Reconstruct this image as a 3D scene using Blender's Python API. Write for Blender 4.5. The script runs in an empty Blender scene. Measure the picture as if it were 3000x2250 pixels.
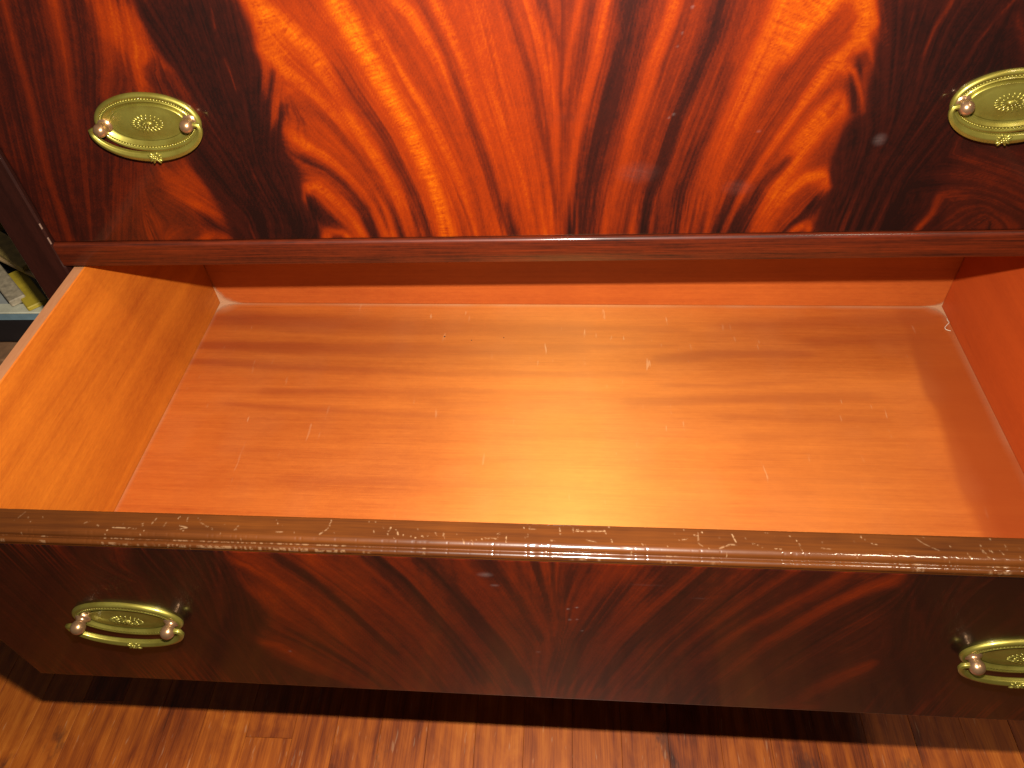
import bpy, math, random
import numpy as np
from mathutils import Vector, Matrix
R = math.radians
MM = 0.001
random.seed(7)
RNG = np.random.default_rng(11)
scene = bpy.context.scene
COL = scene.collection

# ------------------------------------------------------------------ camera
cam_data = bpy.data.cameras.new('camera')
cam_data.sensor_width = 36.0
cam_data.lens = 2215.17 / 3000 * 36.0
cam_data.clip_start = 0.01
cam_data.clip_end = 100
cam = bpy.data.objects.new('camera', cam_data)
COL.objects.link(cam)
right = Vector((0.99736575, 0.05160827, -0.05097206))
up = Vector((-0.00141126, 0.71638067, 0.69770821))
fwd = Vector((-0.07252291, 0.69579834, -0.71456637))
CAM = Vector((0.0038309, -0.5408783, 0.3771615))
m = Matrix((right, up, -fwd)).transposed().to_4x4()
m.translation = CAM
cam.matrix_world = m
scene.camera = cam

# ------------------------------------------------------------------ light
world = bpy.data.worlds.new('World')
scene.world = world
world.use_nodes = True
bg = world.node_tree.nodes['Background']
bg.inputs[0].default_value = (1.0, 0.84, 0.68, 1)
bg.inputs[1].default_value = 0.065

def area(name, loc, target, sx, sy, power, col, spread=180):
    d = bpy.data.lights.new(name, 'AREA')
    d.shape = 'RECTANGLE'; d.size = sx; d.size_y = sy
    d.energy = power; d.color = col; d.spread = R(spread)
    o = bpy.data.objects.new(name, d); COL.objects.link(o)
    o.location = loc
    o.rotation_euler = (Vector(target) - Vector(loc)).to_track_quat('-Z', 'Y').to_euler()
    return o
FLASH = CAM + up * 0.077 + right * 0.004
area('camera_flash', FLASH, FLASH + fwd + up * 0.02, 0.024, 0.010, 15.4, (1.0, 0.93, 0.82), 150)
area('ceiling_lamp', (0.95, -0.62, 1.85), (0.0, -0.25, -0.2), 0.24, 0.24, 15.0, (1.0, 0.84, 0.62))

vs = scene.view_settings
vs.view_transform = 'Standard'; vs.look = 'None'; vs.gamma = 1.0; vs.exposure = 0.0
vs.use_curve_mapping = False
scene.render.engine = 'CYCLES'
scene.cycles.use_denoising = True
try:
    scene.cycles.denoiser = 'OPENIMAGEDENOISE'
except Exception:
    pass
scene.cycles.max_bounces = 6
scene.cycles.diffuse_bounces = 3
scene.cycles.glossy_bounces = 3
scene.cycles.sample_clamp_indirect = 4.0

# ------------------------------------------------------------------ helpers
def tag(o, label=None, cat=None, group=None, kind=None):
    if label: o['label'] = label
    if cat: o['category'] = cat
    if group: o['group'] = group
    if kind: o['kind'] = kind
    return o

def link(o, parent=None):
    COL.objects.link(o)
    if parent is not None: o.parent = parent
    return o

def empty(name, loc=(0, 0, 0), rot=(0, 0, 0), parent=None):
    o = bpy.data.objects.new(name, None)
    o.empty_display_size = 0.05
    o.location = loc; o.rotation_euler = rot
    return link(o, parent)

class MB:
    """collects vertices (given in mm) and faces, builds one mesh object"""
    def __init__(self): self.v = []; self.f = []; self.mi = []
    def add(self, vs, fs, mi=0):
        b = len(self.v); self.v += [tuple(p) for p in vs]
        for f in fs: self.f.append([b + i for i in f]); self.mi.append(mi)
        return b
    def box(self, x0, x1, y0, y1, z0, z1, bev=0.0, mi=0):
        if bev <= 0:
            self.add([(x, y, z) for x in (x0, x1) for y in (y0, y1) for z in (z0, z1)],
                     [(0, 1, 3, 2), (4, 6, 7, 5), (0, 4, 5, 1), (2, 3, 7, 6), (0, 2, 6, 4), (1, 5, 7, 3)], mi)
            return
        b = bev; V = []; idx = {}
        for i, (sx, x) in enumerate(((-1, x0), (1, x1))):
            for j, (sy, y) in enumerate(((-1, y0), (1, y1))):
                for k, (sz, z) in enumerate(((-1, z0), (1, z1))):
                    for ax in range(3):
                        p = [x - sx * b, y - sy * b, z - sz * b]
                        p[ax] = (x, y, z)[ax]
                        idx[(i, j, k, ax)] = len(V); V.append(tuple(p))
        F = []
        for ax in range(3):
            a1, a2 = [a for a in range(3) if a != ax]
            for s in (0, 1):
                q = []
                for (u, w) in ((0, 0), (1, 0), (1, 1), (0, 1)):
                    c = [0, 0, 0]; c[ax] = s; c[a1] = u; c[a2] = w
                    q.append(idx[(c[0], c[1], c[2], ax)])
                F.append(q)
        for ax in range(3):          # edges along ax
            a1, a2 = [a for a in range(3) if a != ax]
            for u in (0, 1):
                for w in (0, 1):
                    c0 = [0, 0, 0]; c0[a1] = u; c0[a2] = w
                    c1 = list(c0); c1[ax] = 1
                    F.append([idx[(*c0, a1)], idx[(*c1, a1)], idx[(*c1, a2)], idx[(*c0, a2)]])
        for i in (0, 1):
            for j in (0, 1):
                for k in (0, 1):
                    F.append([idx[(i, j, k, 0)], idx[(i, j, k, 1)], idx[(i, j, k, 2)]])
        self.add(V, F, mi)
    def tube(self, pts, rads, n=10, flute=0.0, nfl=5, flat=None):
        rings = []
        P = [Vector(p) for p in pts]
        side0 = Vector((0, 1, 0))
        V = []
        for i, p in enumerate(P):
            t = (P[min(i + 1, len(P) - 1)] - P[max(i - 1, 0)]).normalized()
            s = (side0 - t * side0.dot(t))
            s = s.normalized() if s.length > 1e-4 else Vector((1, 0, 0))
            w = t.cross(s).normalized()
            r = rads[i]; fl = flat[i] if flat else 1.0
            for k in range(n):
                a = 2 * math.pi * k / n
                rr = r * (1 + flute * math.cos(nfl * a))
                V.append(p + s * (math.cos(a) * rr * fl) + w * (math.sin(a) * rr))
        F = []
        for i in range(len(P) - 1):
            for k in range(n):
                k2 = (k + 1) % n
                F.append((i * n + k, i * n + k2, (i + 1) * n + k2, (i + 1) * n + k))
        F.append(tuple(range(n))[::-1]); F.append(tuple((len(P) - 1) * n + k for k in range(n)))
        self.add(V, F)
    def ball(self, c, rx, ry, rz, nu=8, nv=5, rot=None):
        V = [(0, -1, 0)]; F = []
        for j in range(1, nv):
            th = math.pi * j / nv
            for i in range(nu):
                a = 2 * math.pi * i / nu
                V.append((math.sin(th) * math.cos(a), -math.cos(th), math.sin(th) * math.sin(a)))
        V.append((0, 1, 0)); L = len(V) - 1
        for i in range(nu):
            i2 = (i + 1) % nu
            F.append((0, 1 + i, 1 + i2)); F.append((L, L - nu + i2, L - nu + i))
            for j in range(nv - 2):
                F.append((1 + j * nu + i, 1 + (j + 1) * nu + i, 1 + (j + 1) * nu + i2, 1 + j * nu + i2))
        out = []
        for v in V:
            q = Vector((v[0] * rx, v[1] * ry, v[2] * rz))
            if rot: q = rot @ q
            out.append((q.x + c[0], q.y + c[1], q.z + c[2]))
        self.add(out, F)
    def mesh(self, name, mats, smooth=False, angle=None):
        me = bpy.data.meshes.new(name)
        me.from_pydata([(a * MM, b * MM, c * MM) for a, b, c in self.v], [], self.f)
        for mt in (mats if isinstance(mats, (list, tuple)) else [mats]): me.materials.append(mt)
        me.polygons.foreach_set('material_index', self.mi)
        import bmesh
        bm = bmesh.new(); bm.from_mesh(me); bmesh.ops.recalc_face_normals(bm, faces=bm.faces); bm.to_mesh(me); bm.free()
        if smooth:
            me.polygons.foreach_set('use_smooth', [True] * len(me.polygons))
            if angle: me.set_sharp_from_angle(angle=R(angle))
        me.update()
        return me
    def obj(self, name, mats, parent=None, smooth=False, angle=None):
        return link(bpy.data.objects.new(name, self.mesh(name, mats, smooth, angle)), parent)

# ------------------------------------------------------------------ materials
def mat(name):
    m = bpy.data.materials.new(name); m.use_nodes = True
    nt = m.node_tree
    return m, nt, nt.nodes['Principled BSDF']
def N(nt, typ, **kw):
    n = nt.nodes.new(typ)
    for k, v in kw.items(): setattr(n, k, v)
    return n
ALB = 0.60      # all pigment values below are scaled by this
def ramp(nt, stops, interp='LINEAR'):
    r = N(nt, 'ShaderNodeValToRGB'); cr = r.color_ramp; cr.interpolation = interp
    while len(cr.elements) < len(stops): cr.elements.new(0.5)
    for e, (p, c) in zip(cr.elements, stops):
        e.position = p; e.color = (c[0] * ALB, c[1] * ALB, c[2] * ALB, 1)
    return r
def coords(nt, scale, src='Object', rot=(0, 0, 0), loc=(0, 0, 0)):
    tc = N(nt, 'ShaderNodeTexCoord'); mp = N(nt, 'ShaderNodeMapping')
    mp.inputs['Scale'].default_value = scale; mp.inputs['Rotation'].default_value = rot; mp.inputs['Location'].default_value = loc
    nt.links.new(tc.outputs[src], mp.inputs[0]); return mp.outputs[0]
def noise(nt, vec, scale, detail=4, rough=0.5, dist=0.0):
    n = N(nt, 'ShaderNodeTexNoise'); n.inputs['Scale'].default_value = scale
    n.inputs['Detail'].default_value = detail; n.inputs['Roughness'].default_value = rough; n.inputs['Distortion'].default_value = dist
    if vec is not None: nt.links.new(vec, n.inputs['Vector'])
    return n.outputs['Fac']
def math_(nt, op, a, b=None, c=None, clamp=False):
    n = N(nt, 'ShaderNodeMath', operation=op); n.use_clamp = clamp
    for i, v in enumerate((a, b, c)):
        if v is None: continue
        if isinstance(v, (int, float)): n.inputs[i].default_value = v
        else: nt.links.new(v, n.inputs[i])
    return n.outputs[0]
def mix(nt, fac, a, b, mode='MIX'):
    n = N(nt, 'ShaderNodeMix', data_type='RGBA', blend_type=mode)
    for sock, v in ((n.inputs[0], fac), (n.inputs[6], a), (n.inputs[7], b)):
        if isinstance(v, (int, float)): sock.default_value = v
        elif isinstance(v, tuple): sock.default_value = (v[0] * ALB, v[1] * ALB, v[2] * ALB, 1)
        else: nt.links.new(v, sock)
    return n.outputs[2]
def bump(nt, bsdf, h, strength, dist=0.001, coat=False):
    b = N(nt, 'ShaderNodeBump'); b.inputs['Strength'].default_value = strength; b.inputs['Distance'].default_value = dist
    nt.links.new(h, b.inputs['Height']); nt.links.new(b.outputs[0], bsdf.inputs['Normal'])
    if coat: nt.links.new(b.outputs[0], bsdf.inputs['Coat Normal'])
def attr(nt, name):
    a = N(nt, 'ShaderNodeAttribute'); a.attribute_name = name; return a.outputs['Fac']
def sstep(nt, v, lo, hi):
    n = N(nt, 'ShaderNodeMapRange', interpolation_type='SMOOTHSTEP')
    n.inputs[1].default_value = lo; n.inputs[2].default_value = hi
    nt.links.new(v, n.inputs[0]); return n.outputs[0]

def veneer_material():
    m, nt, b = mat('flame_mahogany_veneer')
    t = attr(nt, 'tone'); g = attr(nt, 'grain')
    fine = noise(nt, coords(nt, (1, 1, 1)), 900, 3, 0.6)
    mid = noise(nt, coords(nt, (1, 1, 1)), 150, 4, 0.6)
    rip = attr(nt, 'ripple')
    v = math_(nt, 'ADD', t, math_(nt, 'MULTIPLY', math_(nt, 'SUBTRACT', g, 0.5), 0.34))
    gain = math_(nt, 'ADD', math_(nt, 'MULTIPLY', t, 0.24), 0.05)
    v = math_(nt, 'ADD', v, math_(nt, 'MULTIPLY', math_(nt, 'SUBTRACT', fine, 0.5), gain))
    v = math_(nt, 'ADD', v, math_(nt, 'MULTIPLY', math_(nt, 'SUBTRACT', mid, 0.5), 0.14))
    hi = sstep(nt, t, 0.5, 0.95)
    v = math_(nt, 'ADD', v, math_(nt, 'MULTIPLY', math_(nt, 'MULTIPLY', math_(nt, 'SUBTRACT', rip, 0.5), 0.55), hi))
    rm = ramp(nt, [(0.0, (.0105, .0028, .0020)), (.16, (.032, .0046, .0024)), (.36, (.104, .0100, .0020)), (.58, (.220, .0205, .0012)), (.78, (.340, .049, .0008)), (1.0, (.455, .112, .0016))])
    nt.links.new(v, rm.inputs[0])
    sc = attr(nt, 'scuff_and_spot')
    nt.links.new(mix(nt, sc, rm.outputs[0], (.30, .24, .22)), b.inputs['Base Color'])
    b.inputs['Roughness'].default_value = 0.42
    b.inputs['Specular IOR Level'].default_value = 0.12
    b.inputs['Coat Weight'].default_value = 0.42
    b.inputs['Coat Roughness'].default_value = 0.09
    sm = noise(nt, coords(nt, (1, 1, 1)), 26, 3, 0.6)
    cr = math_(nt, 'ADD', 0.05, math_(nt, 'MULTIPLY', sm, 0.12)); nt.links.new(cr, b.inputs['Coat Roughness'])
    bump(nt, b, noise(nt, coords(nt, (1, 1, 1)), 140, 1, 0.5), 0.03, 0.0006, True)
    return m

def straight_wood(name, c_lo, c_hi, axis='x', rough=0.45, coat=0.0, coat_r=0.2, scale=1.0, fine=0.12, spec=0.5, tone_attr=None, tone_col=None, extra=None, freq=60, sheen_fibre=0.0):
    m, nt, b = mat(name)
    s = {'x': (1.6, freq, freq), 'y': (freq, 1.6, freq), 'z': (freq, freq, 1.6)}[axis]
    s2 = {'x': (14, 700, 700), 'y': (700, 14, 700), 'z': (700, 700, 14)}[axis]
    a = noise(nt, coords(nt, tuple(q * scale for q in s)), 1.0, 4, 0.6, 0.5)
    f = noise(nt, coords(nt, s2), 1.0, 2, 0.6)
    blot = noise(nt, coords(nt, (1, 1, 1)), 9, 3, 0.55)
    fleck = noise(nt, coords(nt, {'x': (.35, 1, 1), 'y': (1, .35, 1), 'z': (1, 1, .35)}[axis]), 330, 2, 0.7)
    v = math_(nt, 'ADD', math_(nt, 'MULTIPLY', a, 0.70), math_(nt, 'MULTIPLY', blot, 0.42))
    v = math_(nt, 'ADD', v, math_(nt, 'MULTIPLY', math_(nt, 'SUBTRACT', fleck, 0.5), 0.30))
    v = math_(nt, 'ADD', v, math_(nt, 'MULTIPLY', math_(nt, 'SUBTRACT', f, 0.5), fine * 2))
    rm = ramp(nt, [(0.25, c_lo), (0.85, c_hi)]); nt.links.new(v, rm.inputs[0])
    col = rm.outputs[0]
    if tone_attr: col = mix(nt, attr(nt, tone_attr), col, tone_col)
    if extra: col = extra(nt, col)
    pores = sstep(nt, f, 0.30, 0.22)
    col = mix(nt, math_(nt, 'MULTIPLY', pores, 0.35), col, tuple(q * 0.35 for q in c_lo))
    nt.links.new(col, b.inputs['Base Color'])
    b.inputs['Roughness'].default_value = rough
    b.inputs['Specular IOR Level'].default_value = spec
    b.inputs['Coat Weight'].default_value = coat; b.inputs['Coat Roughness'].default_value = coat_r
    bump(nt, b, noise(nt, coords(nt, s2), 1.0, 0, 0.5), 0.10, 0.0003)
    if sheen_fibre:
        # light thrown back by the wood fibres, which all run along x
        g = N(nt, 'ShaderNodeBsdfAnisotropic'); g.inputs['Roughness'].default_value = 0.465; g.inputs['Anisotropy'].default_value = 0.45
        gc = mix(nt, 0.65, col, (1.65, 1.12, .28)); nt.links.new(gc, g.inputs['Color'])
        tv = N(nt, 'ShaderNodeCombineXYZ'); tv.inputs[0].default_value = 1.0; nt.links.new(tv.outputs[0], g.inputs['Tangent'])
        ms = N(nt, 'ShaderNodeMixShader'); ms.inputs[0].default_value = sheen_fibre
        nt.links.new(b.outputs[0], ms.inputs[1]); nt.links.new(g.outputs[0], ms.inputs[2])
        nt.links.new(ms.outputs[0], nt.nodes['Material Output'].inputs[0])
    return m

M = {}
M['veneer'] = veneer_material()
M['case'] = straight_wood('dark_mahogany_polished', (.022, .0055, .004), (.075, .017, .009), 'z', 0.4, 0.7, 0.1)
M['rail'] = straight_wood('mahogany_rail', (.014, .0030, .0016), (.145, .0175, .0028), 'x', 0.5, 0.25, 0.14, 1.0, 0.5, 0.15, freq=110)
M['rail_v'] = straight_wood('mahogany_stile', (.012, .0034, .0024), (.040, .0090, .0055), 'z', 0.4, 0.4, 0.12, spec=0.2)
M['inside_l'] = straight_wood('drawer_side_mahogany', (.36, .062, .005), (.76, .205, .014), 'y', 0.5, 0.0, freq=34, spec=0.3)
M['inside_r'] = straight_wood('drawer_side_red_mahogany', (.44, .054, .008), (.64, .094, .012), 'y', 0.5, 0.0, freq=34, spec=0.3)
M['inside_back'] = straight_wood('drawer_back_mahogany', (.38, .062, .010), (.62, .135, .020), 'x', 0.5, 0.0, freq=90, spec=0.25)
M['edge'] = straight_wood('worn_board_edge', (.42, .155, .062), (.60, .27, .12), 'y', 0.6, 0.0, spec=0.3)

def scuffs(nt, col):
    # pale scuffs and faint short scratches across the board
    w = N(nt, 'ShaderNodeTexNoise'); w.inputs['Scale'].default_value = 1.0; w.inputs['Detail'].default_value = 2
    nt.links.new(coords(nt, (190, 28, 1), rot=(0, 0, 0.25)), w.inputs['Vector'])
    s = sstep(nt, w.outputs['Fac'], 0.69, 0.75)
    area_ = sstep(nt, noise(nt, coords(nt, (1, 1, 1)), 11, 2), 0.42, 0.66)
    col = mix(nt, math_(nt, 'MULTIPLY', math_(nt, 'MULTIPLY', s, area_), 0.45), col, (.78, .42, .22))
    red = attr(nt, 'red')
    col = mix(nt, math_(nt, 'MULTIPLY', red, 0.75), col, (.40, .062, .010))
    dusty = attr(nt, 'dust')
    return mix(nt, dusty, col, (.60, .32, .18))
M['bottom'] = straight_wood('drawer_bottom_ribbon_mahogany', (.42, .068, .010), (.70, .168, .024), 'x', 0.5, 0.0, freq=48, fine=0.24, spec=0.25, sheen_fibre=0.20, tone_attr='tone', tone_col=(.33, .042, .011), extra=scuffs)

def lip_material():
    m, nt, b = mat('worn_polished_drawer_edge')
    a = noise(nt, coords(nt, (3, 120, 120)), 1.0, 4, 0.6, 0.4)
    f = noise(nt, coords(nt, (30, 900, 900)), 1.0, 2, 0.6)
    blot = noise(nt, coords(nt, (1, 1, 1)), 14, 3, 0.6)
    v = math_(nt, 'ADD', math_(nt, 'MULTIPLY', a, 0.6), math_(nt, 'MULTIPLY', blot, 0.45))
    v = math_(nt, 'ADD', v, math_(nt, 'MULTIPLY', math_(nt, 'SUBTRACT', f, 0.5), 0.3))
    rm = ramp(nt, [(0.25, (.026, .0056, .0013)), (0.8, (.135, .036, .0042))]); nt.links.new(v, rm.inputs[0])
    col = rm.outputs[0]
    speck = noise(nt, coords(nt, (1, 1, 1)), 620, 2, 0.5)
    zone = sstep(nt, noise(nt, coords(nt, (1, 1, 1)), 30, 2), 0.52, 0.7)
    sp = math_(nt, 'MULTIPLY', sstep(nt, speck, 0.75, 0.82), zone)
    nick = math_(nt, 'MULTIPLY', attr(nt, 'nick'), sstep(nt, noise(nt, coords(nt, (1, 1, 1)), 420, 2, 0.6), 0.38, 0.58))
    tot = math_(nt, 'MAXIMUM', nick, math_(nt, 'MULTIPLY', sp, 0.5))
    col = mix(nt, tot, col, (.60, .38, .20))
    nt.links.new(col, b.inputs['Base Color'])
    b.inputs['Roughness'].default_value = 0.40; b.inputs['Specular IOR Level'].default_value = 0.15
    cw = math_(nt, 'SUBTRACT', 1.0, math_(nt, 'MULTIPLY', tot, 0.8)); nt.links.new(cw, b.inputs['Coat Weight'])
    rr = math_(nt, 'ADD', 0.05, math_(nt, 'MULTIPLY', blot, 0.12)); nt.links.new(rr, b.inputs['Coat Roughness'])
    h = noise(nt, coords(nt, (1, 1, 1)), 330, 3, 0.6)
    bump(nt, b, math_(nt, 'SUBTRACT', h, tot), 0.06, 0.0004, True)
    return m
M['lip'] = lip_material()

def brass(name, col, rough, metal=0.8):
    m, nt, b = mat(name)
    n = noise(nt, coords(nt, (1, 1, 1)), 240, 4, 0.6)
    n2 = noise(nt, coords(nt, (1, 1, 1)), 55, 3, 0.6)
    c = mix(nt, sstep(nt, n2, 0.35, 0.7), col, tuple(q * w for q, w in zip(col, (.80, .74, .62))))
    c = mix(nt, math_(nt, 'MULTIPLY', sstep(nt, n, 0.60, 0.72), 0.25), c, tuple(q * .35 for q in col))
    nt.links.new(c, b.inputs['Base Color']); b.inputs['Metallic'].default_value = metal
    r = math_(nt, 'ADD', rough - 0.06, math_(nt, 'MULTIPLY', n, 0.14)); nt.links.new(r, b.inputs['Roughness'])
    b.inputs['Coat Weight'].default_value = 0.3; b.inputs['Coat Roughness'].default_value = 0.12
    bump(nt, b, n, 0.12, 0.0003)
    return m
M['brass'] = brass('lacquered_brass', (.40, .345, .062), 0.42, 0.78)
M['brass_post'] = brass('brass_reflected_red', (.58, .34, .19), 0.30, 0.8)  # reflection of the red wood tinted into the knob colour

def floor_material():
    m, nt, b = mat('strip_floor_wood')
    oi = N(nt, 'ShaderNodeObjectInfo'); rnd = oi.outputs['Random']
    tc = N(nt, 'ShaderNodeTexCoord')
    off = N(nt, 'ShaderNodeVectorMath', operation='SCALE'); nt.links.new(rnd, off.inputs['Scale']); off.inputs[0].default_value = (13.7, 31.1, 7.3)
    vadd = N(nt, 'ShaderNodeVectorMath', operation='ADD'); nt.links.new(tc.outputs['Object'], vadd.inputs[0]); nt.links.new(off.outputs[0], vadd.inputs[1])
    def mp(s):
        q = N(nt, 'ShaderNodeMapping'); q.inputs['Scale'].default_value = s; nt.links.new(vadd.outputs[0], q.inputs[0]); return q.outputs[0]
    warp = noise(nt, mp((9, 3, 1)), 1.0, 2, 0.5)
    wv = N(nt, 'ShaderNodeTexWave', wave_type='BANDS', bands_direction='X'); wv.inputs['Scale'].default_value = 1.0
    wv.inputs['Distortion'].default_value = 14.0; wv.inputs['Detail'].default_value = 3; wv.inputs['Detail Scale'].default_value = 0.7
    nt.links.new(mp((15, 2.2, 1)), wv.inputs['Vector'])
    a = noise(nt, mp((70, 4, 1)), 1.0, 4, 0.6, 0.4)
    f = noise(nt, mp((620, 18, 1)), 1.0, 2, 0.6)
    blot = noise(nt, mp((22, 9, 1)), 1.0, 4, 0.65, 0.8)
    v = math_(nt, 'ADD', math_(nt, 'MULTIPLY', a, 0.30), math_(nt, 'MULTIPLY', wv.outputs['Fac'], 0.10))
    v = math_(nt, 'ADD', v, math_(nt, 'MULTIPLY', blot, 0.66))
    v = math_(nt, 'ADD', v, math_(nt, 'MULTIPLY', math_(nt, 'SUBTRACT', f, 0.5), 0.35))
    v = math_(nt, 'ADD', v, math_(nt, 'MULTIPLY', math_(nt, 'SUBTRACT', rnd, 0.5), 0.20))
    rm = ramp(nt, [(0.22, (.075, .015, .005)), (0.40, (.28, .053, .008)), (0.60, (.53, .124, .012)), (0.88, (.82, .25, .028))]); nt.links.new(v, rm.inputs[0])
    col = rm.outputs[0]
    kn = N(nt, 'ShaderNodeTexVoronoi'); kn.inputs['Scale'].default_value = 1.0; nt.links.new(mp((11, 4.2, 1)), kn.inputs['Vector'])
    kmask = sstep(nt, math_(nt, 'ADD', kn.outputs['Distance'], math_(nt, 'MULTIPLY', math_(nt, 'SUBTRACT', noise(nt, mp((90, 40, 1)), 1.0, 3, 0.6), 0.5), 0.5)), 0.24, 0.06)
    col = mix(nt, math_(nt, 'MULTIPLY', kmask, 0.8), col, (.075, .022, .014))
    pale = sstep(nt, noise(nt, mp((300, 36, 1)), 1.0, 2, 0.5), 0.66, 0.74)
    col = mix(nt, math_(nt, 'MULTIPLY', pale, 0.22), col, (.80, .52, .30))
    nt.links.new(col, b.inputs['Base Color'])
    b.inputs['Roughness'].default_value = 0.42; b.inputs['Specular IOR Level'].default_value = 0.4
    bump(nt, b, noise(nt, mp((500, 16, 1)), 1.0, 0, 0.5), 0.2, 0.0005)
    return m
M['floor'] = floor_material()
def plain(name, col, rough=0.6, var=0.25, scale=40, metal=0):
    m, nt, b = mat(name)
    n = noise(nt, coords(nt, (1, 1, 1)), scale, 4, 0.6)
    rm = ramp(nt, [(0.3, tuple(q * (1 - var) for q in col)), (0.75, tuple(min(1, q * (1 + var)) for q in col))])
    nt.links.new(n, rm.inputs[0]); nt.links.new(rm.outputs[0], b.inputs['Base Color'])
    b.inputs['Roughness'].default_value = rough; b.inputs['Metallic'].default_value = metal
    return m
M['subfloor'] = plain('subfloor_dark', (.03, .016, .01), 0.9)
M['dust'] = plain('pale_dust', (.60, .34, .20), 0.95, 0.2, 300)
M['lint'] = plain('pale_lint', (.85, .72, .55), 0.9, 0.1)
M['hole'] = plain('nail_hole_dark', (.02, .008, .006), 0.9)

M['chip'] = plain('bare_wood_chip', (.24, .13, .085), 0.7)

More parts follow.
